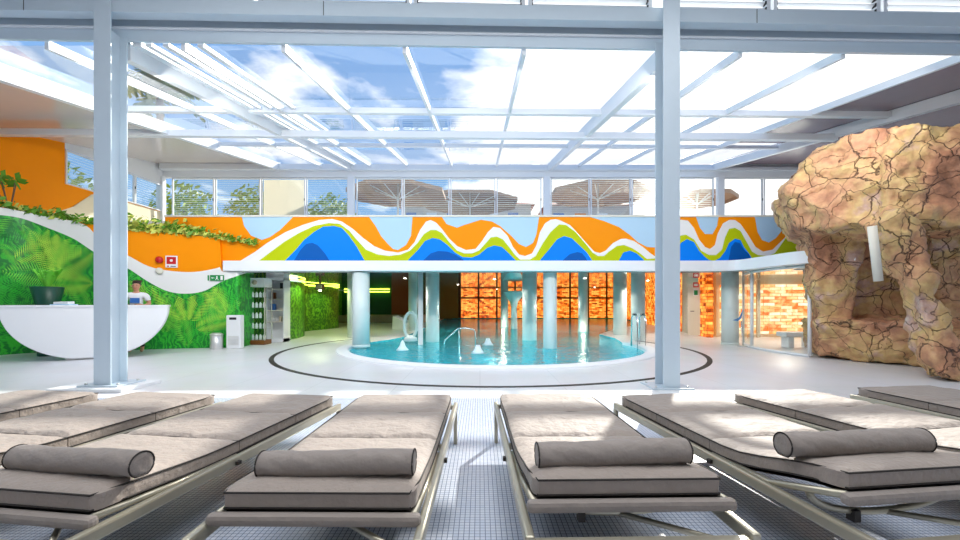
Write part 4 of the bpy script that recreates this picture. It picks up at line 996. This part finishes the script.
def loop_path(s0, s1, dz, inset=0.0, n=14):
    pts = []
    w_ = LW/2+.002-inset
    for i in range(n+1): s = s0+(s1-s0)*i/n; pts.append((w_*(.945 if (i in (0, n)) else 1), -s, cush_z(s)+dz))
    for i in range(n+1): s = s1-(s1-s0)*i/n; pts.append((-w_*(.945 if (i in (0, n)) else 1), -s, cush_z(s)+dz))
    return pts
def make_lounger():
    e = empty('sun_lounger')
    m_ = mattress_mesh().build('mattress', M['fabric'], e)
    em = m_.modifiers.new('e', 'EDGE_SPLIT'); em.split_angle = R(50)
    for dz in (.064, .004):
        p_ = MB(); p_.tube(loop_path(.028, 1.962, dz), .0042, 6, closed=True); p_.build('piping', M['piping'], m_)
    for s in (.6025, 1.1675):
        p_ = MB(); p_.tube([(-LW/2, -s, cush_z(s)+.058), (0, -s, cush_z(s)+.064), (LW/2, -s, cush_z(s)+.058)], .006, 6); p_.build('seam', M['piping'], m_)
    for sx in (-1, 1):
        x = sx*.418
        r_ = MB(); path = [(x, 0.0, 0.0), (x, 0.0, .28), (x, -.012, .31), (x, -.05, .325), (x, -1.0, .325), (x, -2.06, .325)]
        r_ = MB(); r_.box((x, -1.06, .325), (.036, 2.10, .055)); r_.build('side_rail', M['frame'], e, bevel=.01)
        for s, h_ in ((.02, .298), (2.08, .298)):
            l_ = MB(); l_.box((x-sx*.002, -s, h_/2), (.03, .045, h_)); l_.build('leg', M['frame'], e, bevel=.006)
        a_ = MB(); a_.tube([(sx*.385, -1.2, .335), (sx*.385, -1.6, .345), (sx*.385, -1.97, .33+RISE[0]*.95)], .016, 8); a_.build('back_frame', M['frame'], e)
        bo = MB(); bo.box((sx*.442, -1.25, .318), (.02, .03, .02)); bo.build('pivot_bolt', M['piping'], e)
    for s, z in ((.06, .32), (2.095, .315), (1.02, .31)):
        c_ = MB(); c_.box((0, -s, z), (.80, .045, .035)); c_.build('crossbar', M['frame'], e, bevel=.008)
    sl = MB(); n = 20
    A_ = [(-.372, -(.08+1.88*i/n), cush_z(.08+1.88*i/n)-.006) for i in range(n+1)]; B_ = [(.372, p[1], p[2]) for p in A_]
    sl.quadstrip(A_, B_); sl.quadstrip([(p[0], p[1], p[2]-.012) for p in A_], [(p[0], p[1], p[2]-.012) for p in B_]); sl.build('sling', M['sling'], e)
    h_ = MB(); h_.box((0, -1.985, .32+RISE[0]*.95), (.83, .05, .048)); h_.build('head_bar', M['bolster'], e, bevel=.018)
    c_ = MB(); c_.tube([(.36*math.sin(a), -1.78, .395-.12*math.cos(a)**.8) for a in [R(-89+178*i/16) for i in range(17)]], .016, 8); c_.build('bow_support', M['frame'], e)
    c_ = MB(); c_.tube([(.02, -1.78, .27), (.3, -2.05, .3)], .013, 8); c_.build('strut', M['frame'], e)
    c_ = MB(); c_.box((-.15, -1.79, .27), (.03, .04, .05)); c_.build('clamp', M['piping'], e)
    return e
def make_bolster():
    e = MB(); n = 36; rings = []; vs = []; fs = []; m = 24; Lh = .328; rad = .056
    prof = [(-Lh, .0), (-Lh-.004, rad*.5), (-Lh, rad*.93)] 
    for i in range(n+1):
        t = i/n; prof.append((-Lh+.004+(2*Lh-.008)*t, rad*(.985+.03*math.sin(PI*t))))
    prof += [(Lh, rad*.93), (Lh+.004, rad*.5), (Lh, 0)]
    for k, (x, r_) in enumerate(prof):
        for j in range(m):
            a = 2*PI*j/m; rr = r_
            if .4 < r_/rad and abs(x) < Lh-.01:
                rr += noise.noise(Vector((x*16+math.sin(a)*1.5, math.cos(a)*2, 1)))*.0055
            z = math.sin(a)*rr*.96; z = max(z, -rad*.86)
            vs.append((x, math.cos(a)*rr*1.03, z+rad*.86 + .006*math.sin(x*6)))
    for k in range(len(prof)-1):
        for j in range(m): fs.append((k*m+j, k*m+(j+1) % m, (k+1)*m+(j+1) % m, (k+1)*m+j))
    e.add(vs, fs, 0, True); root = e.build('bolster', M['bolster'])
    for sx in (-1, 1):
        pp = MB(); pp.tube([(sx*Lh, math.cos(2*PI*j/24)*rad*1.0, max(math.sin(2*PI*j/24)*rad*.95, -rad*.84)+rad*.86+.006*math.sin(sx*Lh*6)) for j in range(24)], .0035, 6, closed=True)
        pp.build('piping', M['piping'], root)
    return root
LG = [(-3.70, 3.76, -8.5, 'sun lounger at the far left edge, only its foot end in view'),
      (-2.63, 3.68, -8.5, 'second sun lounger from the left, its foot end before the left post'),
      (-1.60, 3.62, -8.0, 'left front sun lounger with a bolster cut by the left edge'),
      (-.625, 3.61, -.5, 'sun lounger just left of the centre aisle, angled bolster on its head'),
      (.553, 3.64, 1.3, 'sun lounger just right of the centre aisle with a grey bolster'),
      (1.565, 3.64, 7.2, 'large right front sun lounger with bolster beside the right post'),
      (2.56, 3.76, 13.0, 'second sun lounger from the right, on white sunlit floor'),
      (3.87, 3.97, 6.5, 'rightmost sun lounger, its foot end before the rock base')]
l0 = make_lounger(); RISE[0] = .045; l1 = make_lounger(); RISE[0] = .128; l2 = make_lounger(); RISE[0] = .088; b0 = make_bolster(); nb = 0
bl_lab = {2: 'long dark bolster at the left edge with a pale round end', 3: 'dark round bolster on the lounger left of the aisle', 4: 'grey bolster with sunlit top on the lounger right of the aisle', 5: 'grey bolster on the right front lounger, brown end facing left'}
for i, (x, y, a, lab) in enumerate(LG):
    o = {0: l0, 2: l1, 5: l2}.get(i) or copy_tree(l1 if i == 3 else l0)
    RISE[0] = .045 if i in (2, 3) else .128 if i == 5 else .088
    o.location = (x, y, 0); o.rotation_euler = (0, 0, R(a)); tag(o, lab, 'sun lounger', 'grey cushioned sun loungers in a row')
    if i in bl_lab:
        q = b0 if nb == 0 else copy_tree(b0); nb += 1
        s_ = {4: 1.82, 5: 1.76}.get(i, 1.81); dx = {2: .10, 3: .03, 4: -.02, 5: -.10}[i]
        ra = R(a); q.location = (x + math.sin(ra)*s_ + dx, y - math.cos(ra)*s_, cush_z(s_)+.082)
        q.rotation_euler = (R(-4), 0, ra + R({2: -2, 3: 0, 4: 1, 5: -5}[i])); tag(q, bl_lab[i], 'bolster', 'bolsters on the loungers')

# ------------------------------------------------------------------ outside, seen through the glass
b = MB(); b.b2((-40, 17.3, 3.1), (40, 60, 3.3)); structure(b.build('floor', M['terrace']))
def parasol(u, Y, zc, rad, lab):
    e = empty('parasol', (xat(u, Y), Y, 3.3)); tag(e, lab, 'parasol')
    zc -= 3.3
    c_ = MB(); n = 8; top = (0, 0, zc+.6)
    ring = [(rad*math.cos(2*PI*i/n+.39), rad*math.sin(2*PI*i/n+.39), zc) for i in range(n)]
    c_.add([top]+ring, [(0, 1+i, 1+(i+1) % n) for i in range(n)]); c_.add([(p[0], p[1], p[2]-.2) for p in ring]+ring, [(i, (i+1) % n, n+(i+1) % n, n+i) for i in range(n)])
    c_.build('canopy', M['canopy'], e)
    p_ = MB(); p_.tube([(0, 0, 0), (0, 0, zc+.62)], .05, 10); p_.build('pole', M['white'], e)
    for i in range(n):
        r_ = MB(); p = ring[i]; r_.tube([(0, 0, zc-.35), (p[0]*.55, p[1]*.55, zc+.24)], .025, 6); r_.build('strut', M['white'], e)
parasol(398, 21, 6.72, 2.5, 'brown parasol outside behind the first window group right of the left post')
parasol(470, 27, 7.7, 3.2, 'middle brown parasol outside between the two window groups')
parasol(598, 21, 6.72, 2.5, 'brown parasol outside in the windows left of the right steel post')
parasol(697, 22, 6.7, 1.9, 'reddish lit parasol outside to the right of the right steel post')
def house(x0, x1, y, z1, lab, m, roofm, cols_):
    e = empty('building', ((x0+x1)/2, y, 3.3)); w_ = x1-x0; tag(e, lab, 'building')
    bb = MB(); bb.b2((-w_/2, 0, 0), (w_/2, 5, z1-3.3)); bb.build('wall', m, e)
    bb = MB(); bb.add([(-w_/2-.3, -.4, z1-3.3), (w_/2+.3, -.4, z1-3.3), (w_/2+.3, 5.4, z1-3.3), (-w_/2-.3, 5.4, z1-3.3), (-w_/2+.8, 2.5, z1-2.5), (w_/2-.8, 2.5, z1-2.5)], [(0,1,5,4),(1,2,5),(2,3,4,5),(3,0,4),(0,3,2,1)]); bb.build('roof', roofm, e)
    k = int(w_/1.6)
    for i in range(k):
        bb = MB(); xx = -w_/2+.8+i*1.6; bb.b2((xx-.4, -.05, .5), (xx+.4, 0, z1-3.3-.6)); bb.build('window', M[cols_[i % len(cols_)]], e)
house(-6.2, 4.0, 33, 8.9, 'low house with blue windows behind the middle parasols', M['facade'], M['tile_roof'], ['bluepaint', 'white', 'bluepaint'])
house(5.0, 11.0, 31, 8.4, 'house with blue panels behind the right parasol', M['facade'], M['tile_roof'], ['bluepaint', 'orange', 'white'])
house(11.5, 20, 34, 6.2, 'low pale house with red roof at the far right', M['facade'], M['tile_roof'], ['white', 'facade'])
def bush(x, y, z, r_, n, lab):
    bb = MB()
    for i in range(n):
        d = Vector((random.gauss(0, 1), random.gauss(0, 1), random.gauss(0, 1))).normalized()*r_*random.random()**.4; p = Vector((0, 0, z-3.3))+d
        ax = Vector((random.gauss(0,1), random.gauss(0,1), random.gauss(0,1))).normalized(); e1 = ax.orthogonal().normalized(); e2 = ax.cross(e1); s_ = .14*random.uniform(.6, 1.4)
        bb.add([p-e1*s_, p+e2*s_*.5, p+e1*s_, p-e2*s_*.5], [(0,1,2,3)])
    e = empty('tree', (x, y, 3.3)); bb.build('crown', M['tree'], e)
    t_ = MB(); t_.tube([(0, 0, 0), (.05, 0, z-3.3)], .09, 8); t_.build('trunk', M['bark'], e); tag(e, lab, 'tree')
bush(-15.5, 22, 6.0, 1.5, 900, 'leafy tree outside at the corner of the left windows')
bush(-12.0, 22.5, 6.0, 1.5, 900, 'pale leafy tree outside the second back window')
bush(-8.2, 23, 5.8, 1.4, 900, 'round leafy tree outside left of the left roof post')
bush(-17, 16.5, 5.3, 1.6, 900, 'yellowish tree outside the side windows')
def palm_tree(x, y, z, r_, lab):
    e = empty('palm_tree', (x, y, 3.3)); tag(e, lab, 'tree')
    t_ = MB(); t_.tube([(0, 0, 0), (.1, 0, (z-3.3)*.5), (0, 0, z-3.3)], [.2, .16, .14], 10); t_.build('trunk', M['bark'], e)
    c_ = MB()
    for i in range(26):
        a = i*2.4; el = random.uniform(-.1, 1.1); d = Vector((math.cos(a), math.sin(a), 0)); pr = None; n = 16
        for k in range(n+1):
            t = k/n; p = Vector((0, 0, z-3.3)) + d*r_*t*math.cos(el*.6) + Vector((0, 0, r_*(math.sin(el)*t-.7*t*t)))
            if pr is not None:
                w_ = Vector((-d.y, d.x, 0)); l_ = .42*math.sin(PI*min(1, t*.85+.1))
                for sd in (-1, 1):
                    c_.add([pr, p, p+w_*sd*l_+d*.15-Vector((0, 0, l_*.5)), pr+w_*sd*l_+d*.12-Vector((0, 0, l_*.5))], [(0,1,2,3)]) if k % 2 else c_.add([pr, p, pr+w_*sd*l_+d*.15-Vector((0, 0, l_*.45))], [(0,1,2)])
            pr = p
    c_.build('fronds', M['palm'], e)
palm_tree(-14.2, 18.6, 10.6, 1.9, 'palm tree outside seen through the roof beside the left post')

# ------------------------------------------------------------------ room behind the camera
b = MB(); b.b2((-14, -3.2, 0), (14, -3, 6.2)); structure(b.build('wall_front', M['dim']))
b = MB(); b.b2((-14, -3, 6.1), (14, 5.9, 6.2)); structure(b.build('ceiling', M['dim']))
b = MB(); b.b2((-14.2, -3, 0), (-14, 9.1, 2.2)); structure(b.build('wall_left', M['white']))
# ------------------------------------------------------------------ lights
sd = Vector((.50, 1.0, .64)).normalized()
s_ = lamp('SUN', (0, 0, 10), 6.0, (1, .95, .86)); s_.data.angle = R(.7); s_.rotation_euler = sd.to_track_quat('Z', 'Y').to_euler()
lamp('AREA', (0, 2.0, 6.0), 310, (.95, .97, 1), 9, (0, 0, 0), sizey=5)        # added overhead fill light to brighten the lounge bay
for x, y in ((-1.5, 9.8), (1.0, 9.5), (3.0, 12.5), (0, 13.5), (0.5, 17.5), (3.5, 21)):
    lamp('POINT', (x, y, -.7), 26, (.75, .97, 1), .15)
for x, y in DL: lamp('SPOT', (x, y, 2.0), 95, (1, .93, .82), .04, (0, 0, 0), R(150))
for x, y in ((9.2, 12.6), (10.8, 13.0)): lamp('SPOT', (x, y, 2.0), 70, (1, .93, .82), .04, (0, 0, 0), R(150))
for x, y in ((-5.9, 14.4), (-6.5, 18.2)): lamp('SPOT', (x+.4, y, 2.0), 45, (.9, 1, .45), .04, (0, 0, 0), R(150))
# added fill lights behind the beam, brightening the painted band and left mural
lamp('AREA', (0, 6.6, 4.7), 190, (1, .97, .93), 14, (R(54), 0, 0), sizey=.2)
lamp('AREA', (-5.6, 7.2, 4.8), 50, (1, .97, .93), 3, (R(60), 0, R(48)), sizey=.2)

w = bpy.data.worlds.new('sky'); SC.world = w; w.use_nodes = True; nt = w.node_tree; N = nt.nodes; L = nt.links; N.clear()
out = N.new('ShaderNodeOutputWorld'); bg = N.new('ShaderNodeBackground'); L.new(bg.outputs[0], out.inputs[0]); bg.inputs['Strength'].default_value = 1.0
tc = N.new('ShaderNodeTexCoord'); sp = N.new('ShaderNodeSeparateXYZ'); L.new(tc.outputs['Generated'], sp.inputs[0])
# project the direction on a cloud layer
mz = N.new('ShaderNodeMath'); mz.operation = 'MAXIMUM'; mz.inputs[1].default_value = .08; L.new(sp.outputs['Z'], mz.inputs[0])
dx = N.new('ShaderNodeMath'); dx.operation = 'DIVIDE'; L.new(sp.outputs['X'], dx.inputs[0]); L.new(mz.outputs[0], dx.inputs[1])
dy = N.new('ShaderNodeMath'); dy.operation = 'DIVIDE'; L.new(sp.outputs['Y'], dy.inputs[0]); L.new(mz.outputs[0], dy.inputs[1])
cb = N.new('ShaderNodeCombineXYZ'); L.new(dx.outputs[0], cb.inputs[0]); L.new(dy.outputs[0], cb.inputs[1])
nz = N.new('ShaderNodeTexNoise'); nz.inputs['Scale'].default_value = 1.3; nz.inputs['Detail'].default_value = 8; nz.inputs['Roughness'].default_value = .55; nz.inputs['Distortion'].default_value = .2; L.new(cb.outputs[0], nz.inputs['Vector'])
# more cloud and glare towards the sun side
ns = N.new('ShaderNodeVectorMath'); ns.operation = 'DOT_PRODUCT'; ns.inputs[1].default_value = tuple(Vector((.75, .9, .4)).normalized()); L.new(tc.outputs['Generated'], ns.inputs[0])
mr = N.new('ShaderNodeMapRange'); mr.inputs['From Min'].default_value = .72; mr.inputs['From Max'].default_value = .97; mr.inputs['To Min'].default_value = 0; mr.inputs['To Max'].default_value = .4; L.new(ns.outputs['Value'], mr.inputs['Value'])
ad = N.new('ShaderNodeMath'); ad.operation = 'ADD'; L.new(nz.outputs['Fac'], ad.inputs[0]); L.new(mr.outputs[0], ad.inputs[1])
cr = N.new('ShaderNodeValToRGB'); cr.color_ramp.elements[0].position = .52; cr.color_ramp.elements[0].color = (0, 0, 0, 1); cr.color_ramp.elements[1].position = .64; cr.color_ramp.elements[1].color = (1, 1, 1, 1); L.new(ad.outputs[0], cr.inputs[0])
sk = N.new('ShaderNodeMixRGB'); sk.inputs[1].default_value = (.27, .46, .74, 1); sk.inputs[2].default_value = (.05, .18, .48, 1); L.new(sp.outputs['Z'], sk.inputs[0])
mx = N.new('ShaderNodeMixRGB'); mx.inputs[2].default_value = (1.12, 1.12, 1.12, 1); L.new(cr.outputs[0], mx.inputs[0]); L.new(sk.outputs[0], mx.inputs[1])
L.new(mx.outputs[0], bg.inputs[0])

cam = bpy.data.cameras.new('camera'); co = bpy.data.objects.new('camera', cam); COL.objects.link(co)
co.location = (0, 0, H); co.rotation_euler = (R(90), 0, 0); cam.sensor_width = 36; cam.lens = F/960*36
cam.shift_y = 33/960; cam.clip_start = .05; SC.camera = co
SC.view_settings.view_transform = 'Standard'; SC.view_settings.look = 'None'; SC.view_settings.gamma = 1; SC.view_settings.use_curve_mapping = False
SC.view_settings.exposure = .5
